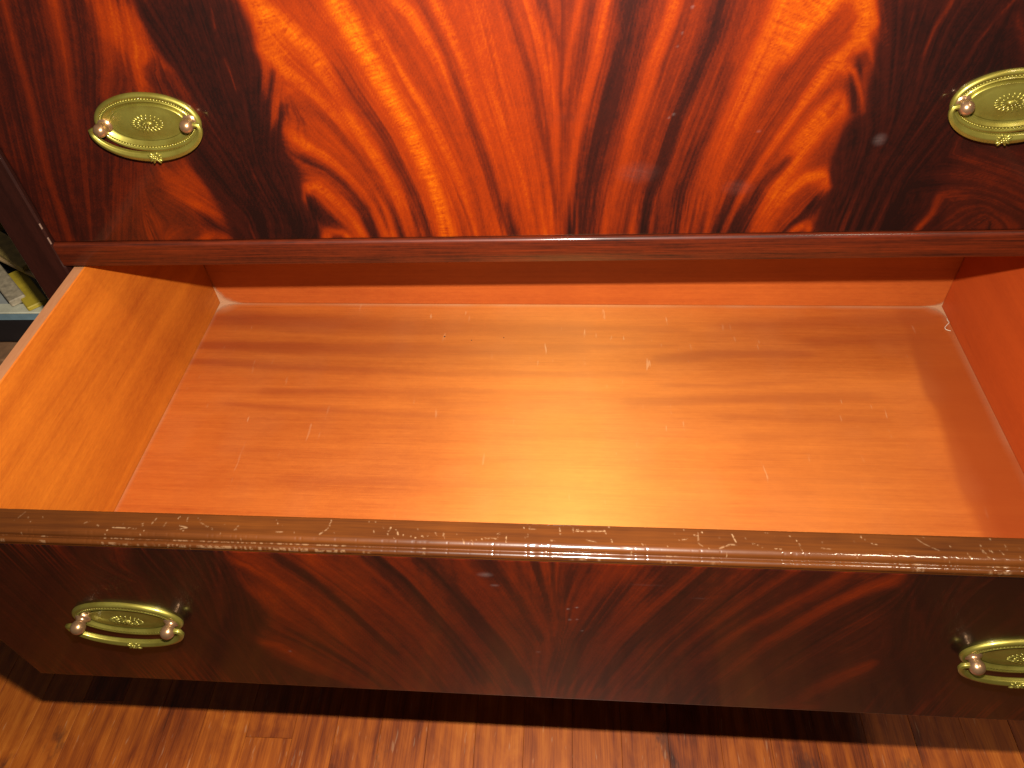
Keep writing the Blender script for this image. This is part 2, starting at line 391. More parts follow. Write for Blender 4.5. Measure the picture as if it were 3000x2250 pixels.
# ------------------------------------------------------------------ wood figure (drawn in millimetres on the board)
UPPER_FIGURE=[
('p', 0.2, 14, 1, [(-424, 212), (-267, 206), (-288, 153), (-284, -10), (-557, -6)]),
('s', 0.62, 0.3, 5.0, 3.8, 0.9, [(-354, 207), (-358, 193), (-362, 176), (-367, 158), (-375, 136), (-383, 111)]),
('s', 0.5, 0.4, 2.5, 3.2, 0.9, [(-390, 206), (-395, 189), (-402, 161), (-408, 135), (-415, 112), (-424, 85), (-431, 56), (-436, 25), (-442, -1)]),
('s', 0.6, 0.45, 6.7, 4.9, 0.9, [(-319, 206), (-325, 181), (-334, 159), (-347, 135)]),
('s', 0.08, 0.08, 1.8, 2.3, 0.8, [(-373, 206), (-381, 172), (-395, 137), (-410, 85), (-433, 9)]),
('s', 0.1, 0.1, 2.8, 3.6, 0.7, [(-336, 205), (-347, 171), (-361, 136), (-381, 84), (-410, 9)]),
('s', 0.12, 0.12, 1.7, 2.0, 0.7, [(-409, 173), (-420, 137), (-436, 85), (-456, 26)]),
('s', 0.32, 0.28, 1.1, 1.3, 0.7, [(-377, 206), (-386, 177), (-397, 142), (-409, 104)]),
('s', 0.34, 0.24, 1.5, 1.7, 0.6, [(-367, 124), (-381, 84), (-398, 40), (-413, 2)]),
('p', 0.3, 30, 0.8, [(-372, 73), (-330, 77), (-325, 1), (-417, -1)]),
('s', 0.1, 0.14, 1.6, 1.7, 0.6, [(-371, 77), (-386, 48), (-413, 2)]),
('p', 0.68, 12, 0.9, [(-325, 206), (-298, 199), (-296, 182), (-295, 166), (-288, 152), (-298, 154), (-312, 144), (-312, 135), (-326, 135), (-321, 153), (-321, 170), (-332, 178)]),
('s', 0.3, 0.2, 3.6, 2.5, 0.7, [(-327, 156), (-329, 145), (-337, 135)]),
('s', 0.16, 0.2, 3.6, 4.1, 0.8, [(-308, 144), (-307, 152), (-299, 158)]),
('p', 0.56, 16, 0.85, [(-331, 72), (-304, 78), (-295, 53), (-292, 28), (-289, -3), (-325, -3), (-312, 18), (-320, 34), (-332, 45)]),
('s', 0.74, 0.74, 4.1, 2.8, 0.8, [(-315, 40), (-303, 32), (-294, 26)]),
('s', 0.15, 0.12, 5.6, 7.0, 0.85, [(-311, 23), (-303, 7), (-308, 17)]),
('s', 0.78, 0.7, 3.6, 3.6, 0.8, [(-320, 0), (-306, 7), (-297, 4), (-290, -2)]),
('p', 0.05, 7, 1, [(-295, 207), (-296, 191), (-294, 167), (-287, 153), (-283, 135), (-278, 114), (-303, 81), (-295, 55), (-291, 28), (-291, -3), (-212, -4), (-205, 21), (-216, 40), (-212, 62), (-218, 83), (-216, 96), (-224, 108), (-222, 126), (-219, 147), (-220, 171), (-215, 186), (-219, 205)]),
('s', 0.3, 0.6, 0.9, 0.3, 0.9, [(-244, 201), (-244, 193), (-245, 181), (-246, 174)]),
('s', 0.75, 0.75, 1.0, 0.6, 0.8, [(-245, 187), (-246, 180)]),
('s', 0.4, 0.35, 0.7, 0.3, 0.8, [(-260, 184), (-260, 175), (-260, 161)]),
('s', 0.5, 0.75, 0.9, 0.5, 0.9, [(-246, 159), (-245, 148), (-245, 134)]),
('s', 0.5, 0.35, 0.6, 0.5, 0.8, [(-254, 151), (-254, 135)]),
('s', 0.6, 0.5, 0.5, 0.4, 0.9, [(-294, 165), (-287, 152), (-283, 135), (-278, 115), (-270, 94), (-261, 77), (-258, 81), (-256, 69), (-249, 70), (-243, 45)]),
('s', 0.6, 0.5, 0.5, 0.4, 0.9, [(-253, 67), (-251, 53), (-248, 35)]),
('s', 0.3, 0.3, 0.5, 0.5, 0.8, [(-261, 121), (-259, 98), (-258, 81)]),
('s', 0.16, 0.12, 1.8, 1.2, 0.8, [(-272, 200), (-266, 179), (-260, 154), (-254, 128)]),
('s', 0.17, 0.1, 1.7, 1.3, 0.8, [(-280, 155), (-274, 131), (-267, 103)]),
('s', 0.2, 0.14, 1.0, 1.0, 0.8, [(-240, 130), (-244, 108), (-245, 81)]),
('s', 0.15, 0.2, 2.7, 1.4, 0.7, [(-286, 53), (-275, 23), (-270, 0)]),
('s', 0.3, 0.2, 1.7, 1.7, 0.7, [(-268, -4), (-261, 10)]),
('s', 0.22, 0.14, 0.7, 0.7, 0.7, [(-226, 201), (-228, 178), (-231, 154)]),
('p', 0.55, 10, 1, [(-218, 205), (2, 197), (2, -14), (-210, -11), (-214, 40), (-209, 64), (-218, 89), (-213, 108), (-225, 109), (-220, 148), (-220, 172), (-215, 186)]),
('s', 0.92, 0.75, 6.5, 5.4, 0.95, [(-215, 201), (-203, 190), (-192, 177), (-179, 161), (-169, 134), (-159, 107), (-149, 81), (-139, 53), (-126, 7)]),
('s', 0.95, 0.85, 8.8, 6.8, 0.8, [(-211, 188), (-208, 173), (-202, 163)]),
('s', 0.9, 0.7, 4.8, 3.1, 0.9, [(-216, 164), (-203, 150), (-189, 135), (-176, 116), (-165, 97)]),
('s', 0.58, 0.45, 4.9, 3.5, 0.85, [(-178, 187), (-168, 170), (-158, 154), (-149, 131)]),
('s', 0.6, 0.5, 3.9, 3.6, 0.7, [(-203, 172), (-188, 153), (-176, 137), (-164, 117)]),
('s', 0.32, 0.12, 4.6, 6.8, 0.9, [(-163, 147), (-158, 131), (-147, 113), (-138, 94), (-131, 69), (-124, 45), (-118, 7), (-117, -9)]),
('s', 0.4, 0.15, 5.3, 4.8, 0.85, [(-200, 125), (-188, 115), (-177, 101), (-164, 81), (-153, 56), (-146, 23), (-143, -8)]),
('s', 0.2, 0.3, 3.0, 1.8, 0.7, [(-204, 120), (-201, 110), (-206, 103)]),
('s', 0.85, 0.55, 4.9, 3.3, 0.95, [(-214, 101), (-203, 90), (-189, 80), (-177, 66), (-165, 50), (-158, 33)]),
('s', 0.7, 0.6, 2.6, 2.5, 0.85, [(-158, 109), (-148, 86), (-139, 58), (-132, 23), (-127, -9)]),
('s', 0.1, 0.1, 4.4, 5.5, 0.95, [(-208, 77), (-192, 67), (-180, 54), (-168, 31), (-163, 2), (-162, -8)]),
('s', 0.86, 0.7, 4.0, 3.4, 1, [(-214, 41), (-211, 51), (-203, 55), (-195, 45), (-186, 32), (-177, 16), (-170, -5)]),
('s', 0.05, 0.08, 5.9, 6.9, 1, [(-209, 38), (-204, 27), (-196, 13), (-190, -8)]),
('s', 0.85, 0.75, 3.3, 3.3, 1, [(-209, -1), (-202, 9), (-190, 7), (-181, -6)]),
('s', 0.96, 0.85, 7.5, 5.7, 1, [(-157, 200), (-150, 183), (-143, 164), (-136, 148), (-129, 126), (-120, 106), (-113, 82), (-106, 55), (-101, 23), (-99, -9)]),
('s', 0.85, 0.7, 3.1, 3.4, 0.9, [(-131, 177), (-118, 145), (-104, 118), (-95, 93), (-85, 63), (-77, 30), (-71, -9)]),
('s', 0.3, 0.25, 0.6, 0.9, 0.9, [(-137, 194), (-127, 167), (-119, 142), (-108, 113), (-98, 85), (-88, 49), (-80, 22), (-75, -9)]),
('s', 0.5, 0.45, 3.7, 3.8, 0.9, [(-124, 185), (-110, 155), (-97, 124), (-89, 99), (-77, 59), (-65, -3)]),
('s', 0.88, 0.65, 4.8, 2.4, 0.95, [(-116, 198), (-104, 185), (-97, 171), (-89, 155), (-83, 136), (-76, 110)]),
('s', 0.42, 0.1, 3.0, 6.1, 0.95, [(-99, 197), (-86, 169), (-81, 150), (-74, 123), (-67, 98), (-60, 72), (-52, 37), (-43, -10)]),
('s', 0.84, 0.55, 4.0, 2.6, 0.95, [(-88, 197), (-80, 176), (-72, 154), (-67, 134), (-62, 111), (-55, 81), (-48, 37)]),
('s', 0.4, 0.35, 1.7, 1.4, 0.8, [(-71, 188), (-65, 163), (-60, 138), (-53, 109)]),
('s', 0.66, 0.58, 11.5, 10.2, 0.9, [(-58, 195), (-49, 151), (-39, 104), (-28, 36)]),
('s', 0.45, 0.4, 1.5, 1.2, 0.7, [(-53, 173), (-47, 133), (-40, 91)]),
('s', 0.78, 0.66, 1.4, 1.6, 0.9, [(-52, 132), (-42, 95), (-33, 60), (-22, -4)]),
('s', 0.25, 0.3, 2.7, 2.3, 0.9, [(-39, 196), (-30, 166), (-22, 137), (-17, 103), (-12, 78), (-5, 21)]),
('s', 0.8, 0.62, 2.7, 1.7, 0.95, [(-25, 195), (-18, 170), (-11, 141), (-4, 113), (-1, 77)]),
('s', 0.4, 0.35, 1.6, 1.8, 0.8, [(-20, 139), (-12, 103), (-7, 64), (-2, 21)]),
('s', 0.25, 0.35, 3.5, 1.3, 0.95, [(-14, 195), (-7, 176), (-1, 157)]),
('s', 0.75, 0.6, 0.7, 0.3, 0.9, [(-213, 187), (-217, 180), (-221, 169)]),
('s', 0.85, 0.6, 2.0, 0.5, 1, [(-199, 163), (-210, 155), (-216, 153), (-221, 145)]),
('s', 0.8, 0.55, 2.6, 0.5, 1, [(-192, 137), (-206, 134), (-217, 122), (-227, 103)]),
('s', 0.05, 0.05, 2.5, 1.5, 1, [(-213, 148), (-219, 135), (-227, 114)]),
('s', 0.06, 0.06, 3.1, 2.5, 1, [(-211, 122), (-219, 108), (-225, 96)]),
('p', 0.4, 8, 1, [(-1, 197), (210, 190), (216, 173), (217, 148), (221, 107), (211, 102), (208, 90), (210, 54), (214, 40), (210, 2), (215, -17), (-2, -14)]),  # right half toned darker than left: chatoyant light difference drawn into the tones
('s', 0.3, 0.25, 1.0, 0.9, 0.8, [(1, 193), (0, 161), (-1, 115)]),
('s', 0.76, 0.6, 2.9, 1.1, 0.95, [(13, 194), (8, 171), (4, 150), (0, 122)]),
('s', 0.82, 0.55, 4.6, 2.3, 1, [(31, 193), (27, 170), (24, 149), (18, 127), (13, 103), (8, 70), (2, 28)]),
('s', 0.45, 0.4, 0.4, 0.4, 0.8, [(29, 188), (23, 162), (16, 136)]),
('s', 0.45, 0.4, 0.3, 0.3, 0.8, [(32, 188), (27, 162), (21, 138)]),
('s', 0.25, 0.2, 2.1, 2.4, 0.8, [(20, 193), (15, 165), (7, 127), (2, 90)]),
('s', 0.14, 0.1, 10.3, 8.0, 1, [(48, 194), (44, 159), (38, 126), (29, 90), (20, 50), (14, -11)]),
('s', 0.3, 0.28, 1.2, 1.4, 0.7, [(54, 191), (49, 159), (42, 119)]),
('s', 0.3, 0.25, 1.2, 1.3, 0.7, [(40, 89), (33, 52), (25, -4)]),
('s', 0.8, 0.42, 4.9, 4.5, 1, [(77, 193), (72, 169), (65, 148), (59, 120), (52, 95), (47, 63), (41, 35), (35, -11)]),
('s', 0.3, 0.25, 1.7, 1.6, 0.8, [(82, 179), (75, 155), (70, 130)]),
('s', 0.5, 0.3, 2.9, 3.7, 0.9, [(92, 190), (88, 163), (82, 142), (73, 113), (66, 82), (60, 49), (53, -5)]),
('s', 0.12, 0.08, 6.1, 6.6, 0.95, [(106, 192), (103, 163), (95, 136), (86, 107), (78, 69), (68, 34), (65, -11)]),
('s', 0.42, 0.35, 2.7, 3.7, 0.9, [(121, 177), (114, 146), (105, 118), (97, 88), (89, 55), (81, -5)]),
('s', 0.2, 0.08, 4.9, 7.2, 0.9, [(119, 141), (113, 107), (104, 78), (96, 41), (96, -12)]),
('s', 0.88, 0.45, 13.1, 5.9, 0.95, [(153, 190), (147, 166), (141, 146), (134, 123), (127, 100), (122, 75), (119, 48), (113, -12)]),
('s', 0.5, 0.4, 3.1, 2.3, 0.7, [(131, 182), (127, 157), (121, 128), (115, 100)]),
('s', 0.97, 0.85, 11.0, 6.4, 0.9, [(178, 189), (167, 171), (157, 150)]),
('s', 0.95, 0.9, 11.0, 3.1, 0.9, [(199, 188), (205, 175), (199, 165)]),
('s', 0.45, 0.08, 4.6, 5.9, 0.95, [(188, 168), (181, 155), (170, 134), (161, 111), (153, 93), (147, 74), (138, 47), (128, 6), (126, -12)]),
('s', 0.96, 0.5, 5.1, 2.3, 1, [(212, 171), (202, 154), (189, 142), (180, 124), (171, 103), (163, 86), (155, 67), (145, 40), (134, -6)]),
('s', 0.92, 0.65, 9.9, 7.6, 0.95, [(202, 112), (190, 98), (182, 80), (171, 47), (162, 3)]),
('s', 0.35, 0.45, 3.9, 2.8, 0.8, [(201, 110), (197, 105)]),
('s', 0.85, 0.6, 4.8, 1.6, 0.9, [(202, 137), (195, 140), (185, 120)]),
('s', 0.2, 0.08, 4.1, 5.8, 0.95, [(174, 68), (159, 47), (149, 18), (142, -12)]),
('s', 0.88, 0.6, 5.8, 5.8, 1, [(211, 44), (204, 54), (191, 53), (180, 38), (169, 13), (161, -13)]),
('s', 0.4, 0.4, 1.2, 0.8, 0.7, [(197, 47), (185, 38), (171, 15)]),
('s', 0.06, 0.06, 6.7, 6.4, 1, [(209, 33), (199, 17), (186, -7)]),
('s', 0.88, 0.7, 3.6, 3.6, 1, [(211, -4), (202, 10), (194, 5), (183, -13)]),
('s', 0.06, 0.06, 4.2, 3.3, 1, [(212, 149), (205, 128), (213, 110)]),
('s', 0.9, 0.6, 4.2, 1.1, 1, [(198, 155), (212, 153), (218, 143)]),
('s', 0.9, 0.6, 1.7, 0.6, 1, [(198, 141), (207, 135), (214, 123), (222, 106)]),
('s', 0.85, 0.6, 1.0, 0.4, 0.9, [(211, 169), (217, 160)]),
('s', 0.3, 0.3, 0.4, 0.4, 0.7, [(215, 173), (204, 170), (197, 166)]),
('p', 0.05, 6, 1, [(209, 190), (216, 171), (218, 148), (223, 106), (212, 99), (210, 92), (208, 59), (213, 44), (209, 3), (213, -9), (399, -12), (313, 186)]),
('s', 0.9, 0.7, 2.9, 1.0, 1, [(205, 175), (211, 167), (215, 161)]),
('s', 0.85, 0.6, 1.8, 0.4, 1, [(208, 158), (214, 153), (217, 145)]),
('s', 0.85, 0.55, 1.4, 0.4, 1, [(206, 138), (212, 127), (222, 106)]),
('s', 0.4, 0.75, 0.7, 0.4, 0.9, [(240, 154), (240, 144), (241, 135)]),
('s', 0.45, 0.3, 2.3, 0.5, 0.9, [(258, 185), (252, 166), (250, 146), (252, 125)]),
('s', 0.65, 0.3, 1.0, 0.6, 0.9, [(297, 182), (291, 172), (283, 155), (280, 140)]),
('s', 0.26, 0.16, 1.1, 0.8, 0.8, [(231, 185), (235, 169), (237, 152)]),
('s', 0.2, 0.12, 1.1, 0.8, 0.8, [(240, 185), (241, 178), (240, 169)]),
('s', 0.22, 0.42, 1.2, 0.5, 0.9, [(274, 120), (268, 100), (264, 87), (259, 77)]),
('s', 0.3, 0.2, 0.7, 0.6, 0.7, [(249, 71), (245, 54), (243, 32), (240, 14)]),
('s', 0.3, 0.2, 0.8, 0.4, 0.7, [(235, 132), (237, 119)]),
('s', 0.14, 0.2, 1.0, 0.6, 0.7, [(249, 127), (251, 103), (250, 94)]),
('s', 0.14, 0.1, 1.4, 1.5, 0.8, [(279, 138), (275, 122), (268, 107)]),
('p', 0.22, 25, 0.8, [(294, 53), (308, 75), (361, 77), (399, -12), (310, -11)]),
('s', 0.32, 0.68, 3.9, 2.9, 0.9, [(310, 37), (300, 36), (299, 18), (290, -2)]),
('s', 0.07, 0.07, 4.7, 2.4, 0.9, [(312, 10), (305, 4), (303, -5)]),
('s', 0.3, 0.25, 2.9, 2.0, 0.8, [(302, 172), (312, 156), (321, 140)]),
('s', 0.28, 0.2, 3.3, 3.4, 0.7, [(322, 53), (347, 44), (364, 36)]),
('s', 0.12, 0.15, 1.2, 1.1, 0.8, [(222, 165), (230, 134), (237, 95)]),
('s', 0.14, 0.1, 1.1, 1.2, 0.8, [(237, 77), (235, 41), (234, 11)]),
('s', 0.22, 0.2, 0.3, 0.4, 0.9, [(-1, 176), (-1, 115), (-1, 50)])]
LOWER_FIGURE=[
('p', 0.2, 20, 1, [(-408, 3), (201, 32), (333, -366), (-790, -561)]),
('p', 0.5, 16, 0.9, [(-210, -24), (57, -14), (83, -345), (-140, -264), (-205, -223), (-225, -203), (-229, -161), (-211, -129), (-214, -104), (-220, -72)]),
('s', 0.85, 0.5, 5.5, 6.0, 0.95, [(-216, -44), (-201, -52), (-190, -70), (-178, -98), (-168, -125), (-159, -167), (-145, -235)]),
('s', 0.82, 0.55, 8.6, 6.4, 0.9, [(-204, -90), (-199, -114), (-184, -142)]),
('s', 0.16, 0.12, 4.4, 4.5, 0.85, [(-179, -42), (-159, -77), (-145, -116), (-125, -180)]),
('s', 0.66, 0.45, 9.3, 9.7, 0.9, [(-157, -35), (-138, -69), (-114, -114), (-91, -168), (-76, -227)]),
('s', 0.08, 0.1, 5.5, 7.7, 0.95, [(-119, -32), (-103, -63), (-91, -101), (-77, -151), (-60, -226)]),
('s', 0.6, 0.4, 4.5, 5.4, 0.9, [(-103, -31), (-87, -65), (-72, -110), (-49, -180)]),
('s', 0.08, 0.1, 6.3, 7.5, 0.95, [(-87, -30), (-75, -61), (-62, -102), (-43, -163), (-28, -222)]),
('s', 0.5, 0.35, 3.9, 3.4, 0.9, [(-62, -34), (-45, -78), (-24, -135)]),
('s', 0.14, 0.14, 4.4, 5.1, 0.8, [(-45, -33), (-29, -77), (-11, -145)]),
('s', 0.85, 0.45, 7.3, 5.0, 0.95, [(-232, -170), (-217, -176), (-200, -205), (-183, -230), (-159, -262)]),
('s', 0.18, 0.14, 4.8, 5.0, 0.9, [(-205, -147), (-181, -181), (-156, -222), (-140, -264)]),
('s', 0.3, 0.25, 2.6, 2.4, 0.7, [(-167, -159), (-148, -204), (-126, -258)]),
('s', 0.32, 0.25, 2.3, 2.3, 0.7, [(-128, -97), (-106, -150), (-93, -211)]),
('p', 0.05, 12, 1, [(-277, -28), (-210, -24), (-218, -72), (-213, -101), (-210, -129), (-230, -161), (-235, -187), (-227, -203), (-208, -228), (-196, -271), (-290, -283), (-288, -247), (-297, -188), (-293, -107), (-281, -45)]),
('s', 0.35, 0.3, 1.3, 0.9, 0.9, [(-262, -38), (-254, -65), (-251, -93)]),
('s', 0.35, 0.42, 1.4, 1.0, 0.9, [(-258, -68), (-258, -108), (-260, -152), (-255, -172)]),
('s', 0.5, 0.3, 1.4, 1.1, 0.9, [(-227, -33), (-234, -79), (-251, -144)]),
('s', 0.5, 0.35, 1.4, 1.1, 0.9, [(-217, -30), (-228, -72), (-242, -117)]),
('s', 0.4, 0.3, 1.1, 0.9, 0.9, [(-240, -37), (-239, -79)]),
('s', 0.25, 0.2, 0.9, 1.0, 0.8, [(-224, -98), (-243, -175)]),
('s', 0.5, 0.4, 3.6, 2.0, 0.8, [(-280, -34), (-287, -52)]),
('s', 0.3, 0.5, 4.2, 2.5, 0.9, [(-296, -71), (-290, -80), (-293, -104)]),
('p', 0.38, 20, 0.85, [(-342, -220), (-293, -188), (-289, -219), (-283, -261), (-367, -261)]),
('p', 0.27, 40, 0.7, [(-314, -36), (-283, -34), (-304, -98), (-333, -107)]),
('s', 0.5, 0.35, 5.9, 4.8, 0.9, [(-23, -37), (-15, -69), (-3, -107)]),
('s', 0.16, 0.16, 2.9, 2.6, 0.8, [(-11, -36), (-6, -75), (-2, -114)]),
('s', 0.55, 0.35, 5.9, 5.4, 0.9, [(41, -33), (23, -92), (6, -143), (-1, -192)]),
('s', 0.1, 0.12, 4.8, 5.2, 0.9, [(55, -35), (37, -91), (20, -149), (6, -227)]),
('s', 0.2, 0.14, 4.3, 3.7, 0.7, [(18, -37), (6, -80)]),
('s', 0.6, 0.35, 5.0, 4.8, 0.9, [(93, -35), (68, -88), (42, -154), (22, -220)]),
('s', 0.08, 0.12, 4.7, 4.8, 0.9, [(102, -32), (81, -84), (56, -145), (35, -223)]),
('s', 0.55, 0.35, 3.8, 4.0, 0.9, [(119, -33), (100, -79), (76, -140), (52, -221)]),
('s', 0.14, 0.14, 2.7, 3.3, 0.9, [(133, -33), (112, -81), (89, -142), (65, -224)]),
('s', 0.62, 0.35, 4.0, 4.3, 0.9, [(149, -31), (122, -84), (93, -149), (72, -219)]),
('s', 0.14, 0.14, 3.2, 3.6, 0.9, [(162, -36), (137, -86), (109, -148), (87, -226)]),
('s', 0.68, 0.38, 5.3, 5.1, 0.9, [(181, -32), (159, -71), (130, -116), (103, -176), (86, -236)]),
('s', 0.14, 0.14, 2.7, 3.1, 0.9, [(187, -51), (163, -90), (137, -138)]),
('s', 0.88, 0.42, 6.1, 5.2, 0.95, [(211, -41), (195, -54), (176, -82), (149, -136), (124, -208)]),
('s', 0.12, 0.14, 6.2, 7.0, 0.9, [(213, -67), (190, -108), (166, -158), (147, -219)]),
('s', 0.45, 0.3, 3.1, 3.3, 0.8, [(208, -89), (188, -133), (168, -190)]),
('s', 0.82, 0.4, 7.5, 6.4, 0.95, [(229, -163), (214, -185), (197, -222), (186, -252)]),
('s', 0.14, 0.14, 4.7, 5.3, 0.8, [(206, -153), (184, -188), (164, -236)]),
('s', 0.6, 0.5, 5.3, 5.3, 0.9, [(209, -249), (185, -248)]),
('p', 0.05, 14, 1, [(205, -15), (216, -52), (210, -76), (232, -128), (231, -159), (235, -183), (220, -210), (211, -259), (428, -270), (304, -8)]),
('s', 0.4, 0.3, 1.3, 0.9, 0.9, [(214, -33), (228, -72), (247, -127)]),
('s', 0.4, 0.25, 1.1, 0.9, 0.9, [(244, -50), (248, -86), (251, -126)]),
('s', 0.35, 0.25, 1.0, 0.8, 0.9, [(263, -37), (255, -58), (251, -86)]),
('s', 0.3, 0.2, 1.1, 0.9, 0.8, [(268, -94), (261, -126)]),
('s', 0.4, 0.25, 2.0, 1.4, 0.8, [(237, -87), (249, -113)]),
('p', 0.28, 25, 0.8, [(281, -212), (283, -181), (316, -212), (366, -229), (285, -269)])]
BOTTOM_FIGURE=[
('s', 0.75, 0.45, 13.2, 12.3, 1, [(-453, 147), (-327, 141), (-187, 133), (17, 130)]),
('s', 0.75, 0.45, 9.7, 9.3, 1, [(-443, 100), (-338, 96), (-225, 93), (-114, 92), (17, 99)]),
('s', 0.55, 0.33, 5.0, 4.6, 1, [(-448, 71), (-262, 60), (-132, 57), (18, 59)]),
('s', 0.55, 0.33, 5.1, 5.0, 1, [(-339, 25), (-233, 26), (-128, 29), (18, 31)]),
('s', 0.6, 0.36, 3.6, 3.4, 1, [(-376, 5), (-247, -3), (-144, -7), (-53, -10)]),
('s', 0.45, 0.27, 2.3, 2.3, 1, [(-212, -24), (-151, -24)]),
('s', 0.35, 0.21, 5.0, 4.9, 1, [(-283, -97), (-168, -97), (19, -97)]),
('s', 0.25, 0.15, 5.0, 4.9, 1, [(-365, -58), (-273, -63), (-156, -58)]),
('s', 0.4, 0.24, 4.6, 4.4, 1, [(-141, 133), (-51, 118), (17, 114)]),
('s', 0.35, 0.21, 3.3, 3.2, 1, [(-146, 10), (18, 13)]),
('s', 0.6, 0.36, 4.3, 4.2, 1, [(-23, 134), (48, 135), (142, 132)]),
('s', 0.6, 0.36, 3.7, 3.7, 1, [(-22, 101), (47, 103), (128, 107)]),
('s', 0.7, 0.42, 6.5, 6.5, 1, [(106, 84), (160, 91), (217, 95), (272, 96)]),
('s', 0.5, 0.3, 3.8, 3.8, 1, [(-21, 58), (91, 60)]),
('s', 0.55, 0.33, 2.7, 2.7, 1, [(112, 43), (177, 44), (263, 52)]),
('s', 0.4, 0.24, 2.7, 2.7, 1, [(-20, 29), (90, 30)]),
('s', 0.55, 0.33, 7.0, 7.0, 1, [(72, 15), (153, 22), (238, 27), (321, 31)]),
('s', 0.4, 0.24, 4.5, 4.4, 1, [(161, -1), (253, -3), (333, -3)]),
('s', 0.5, 0.3, 10.5, 10.6, 1, [(189, 140), (328, 148), (420, 156)]),
('s', 0.5, 0.3, 8.0, 8.0, 1, [(275, 113), (388, 121), (420, 119)]),
('s', 0.3, 0.18, 5.3, 5.3, 1, [(188, -28), (309, -20)]),
('s', 0.25, 0.15, 4.4, 4.3, 1, [(64, -83), (200, -81), (313, -80)])]
LIP_NICKS=[[(-354.9, -271.9), (-358.8, -278.8)], [(-306.8, -277.6), (-310.2, -279.5)], [(-288.8, -281.8), (-272.7, -282.0)], [(-261.9, -273.7), (-263.3, -277.9)], [(-253.9, -276.4), (-254.5, -279.7)], [(-240.8, -271.8), (-240.3, -275.3)], [(-244.3, -282.0), (-238.2, -280.2)], [(-204.6, -277.7), (-206.5, -281.5)], [(-144.1, -271.5), (-144.5, -277.3), (-149.4, -282.1)], [(-230.8, -276.0), (-225.5, -279.0)], [(-178.2, -281.4), (-174.1, -281.3)], [(-222.0, -280.0), (-221.2, -280.8)], [(-270.0, -278.5), (-269.1, -278.1)], [(-243.9, -279.0), (-238.2, -280.2)], [(-300.1, -280.4), (-298.8, -280.9)], [(-104.0, -275.4), (-105.1, -278.3)], [(-105.3, -280.1), (-104.9, -281.2)], [(-114.7, -278.1), (-114.3, -279.5)], [(-99.1, -278.7), (-98.4, -280.7)], [(-109.2, -275.4), (-108.6, -276.0)], [(-86.5, -275.7), (-86.2, -276.5)], [(-83.2, -281.0), (-82.2, -281.5)], [(-74.7, -278.4), (-73.5, -280.1)], [(-69.2, -278.2), (-69.4, -280.5)], [(-79.0, -279.1), (-79.3, -280.9)], [(-56.4, -282.3), (-55.6, -285.1)], [(-50.9, -283.2), (-50.2, -285.4)], [(-29.4, -278.5), (-29.2, -283.6)], [(-15.8, -277.5), (-16.1, -279.7)], [(4.0, -272.3), (4.6, -276.2)], [(12.3, -272.0), (12.8, -274.6)], [(-15.1, -271.8), (-15.2, -273.5), (-11.1, -273.6)], [(14.2, -274.2), (31.6, -273.6)], [(32.1, -273.0), (33.0, -275.2)], [(75.2, -272.4), (75.5, -273.9)], [(-1.1, -281.4), (0.9, -281.7)], [(21.0, -280.4), (26.7, -281.5)], [(36.3, -279.5), (36.7, -281.2)], [(-42.8, -281.3), (-35.0, -281.5)], [(90.0, -272.6), (89.5, -280.4), (91.7, -282.1)], [(110.7, -273.0), (112.3, -278.5)], [(101.0, -283.8), (107.9, -280.5), (112.1, -280.3)], [(87.5, -274.4), (89.4, -274.5)], [(135.3, -282.3), (139.3, -282.7)], [(80.1, -278.0), (83.0, -277.3)], [(122.4, -279.2), (125.5, -280.2)], [(188.2, -271.7), (188.1, -272.6)], [(220.3, -271.9), (223.8, -275.5), (231.3, -280.0)], [(246.9, -281.0), (248.4, -284.6)], [(256.7, -275.4), (256.7, -280.7)], [(256.3, -278.1), (257.9, -280.9)], [(271.0, -274.9), (270.8, -278.1)], [(261.0, -278.4), (262.1, -280.2)], [(258.0, -283.2), (259.0, -284.0)], [(266.1, -278.8), (267.9, -281.3)], [(162.9, -281.0), (168.2, -281.3)], [(193.3, -276.6), (196.3, -277.3)], [(182.1, -284.0), (182.9, -286.0)], [(201.2, -282.7), (203.3, -283.2)], [(150.2, -278.2), (151.1, -283.0)]]


def seg_dist(X, Z, pts):
    """distance to a polyline and the 0..1 position along it, with the tangent angle"""
    P = np.array(pts, np.float32)
    L = np.hypot(*(P[1:] - P[:-1]).T); tot = max(L.sum(), 1e-6); acc = 0.0
    best = np.full(X.shape, 1e9, np.float32); par = np.zeros_like(best); c2 = np.zeros_like(best); s2 = np.zeros_like(best)
    for i in range(len(P) - 1):
        ax, az = P[i]; dx, dz = P[i + 1] - P[i]; l2 = dx * dx + dz * dz + 1e-9
        t = np.clip(((X - ax) * dx + (Z - az) * dz) / l2, 0, 1)
        d = np.hypot(X - ax - t * dx, Z - az - t * dz)
        k = d < best
        best = np.where(k, d, best); par = np.where(k, (acc + t * L[i]) / tot, par)
        a = 2 * math.atan2(dz, dx)
        c2 = np.where(k, math.cos(a), c2); s2 = np.where(k, math.sin(a), s2); acc += L[i]
    return best, par, c2, s2

def value_noise(shape, cell, rng):
    h, w = shape; gh, gw = int(h / cell) + 3, int(w / cell) + 3
    g = rng.random((gh, gw)).astype(np.float32)
    y = np.arange(h) / cell; x = np.arange(w) / cell
    yi = y.astype(int); xi = x.astype(int); fy = (y - yi)[:, None]; fx = (x - xi)[None]
    fy = fy * fy * (3 - 2 * fy); fx = fx * fx * (3 - 2 * fx)
    a = g[yi][:, xi]; b_ = g[yi][:, xi + 1]; c = g[yi + 1][:, xi]; d = g[yi + 1][:, xi + 1]
    return (a * (1 - fx) + b_ * fx) * (1 - fy) + (c * (1 - fx) + d * fx) * fy

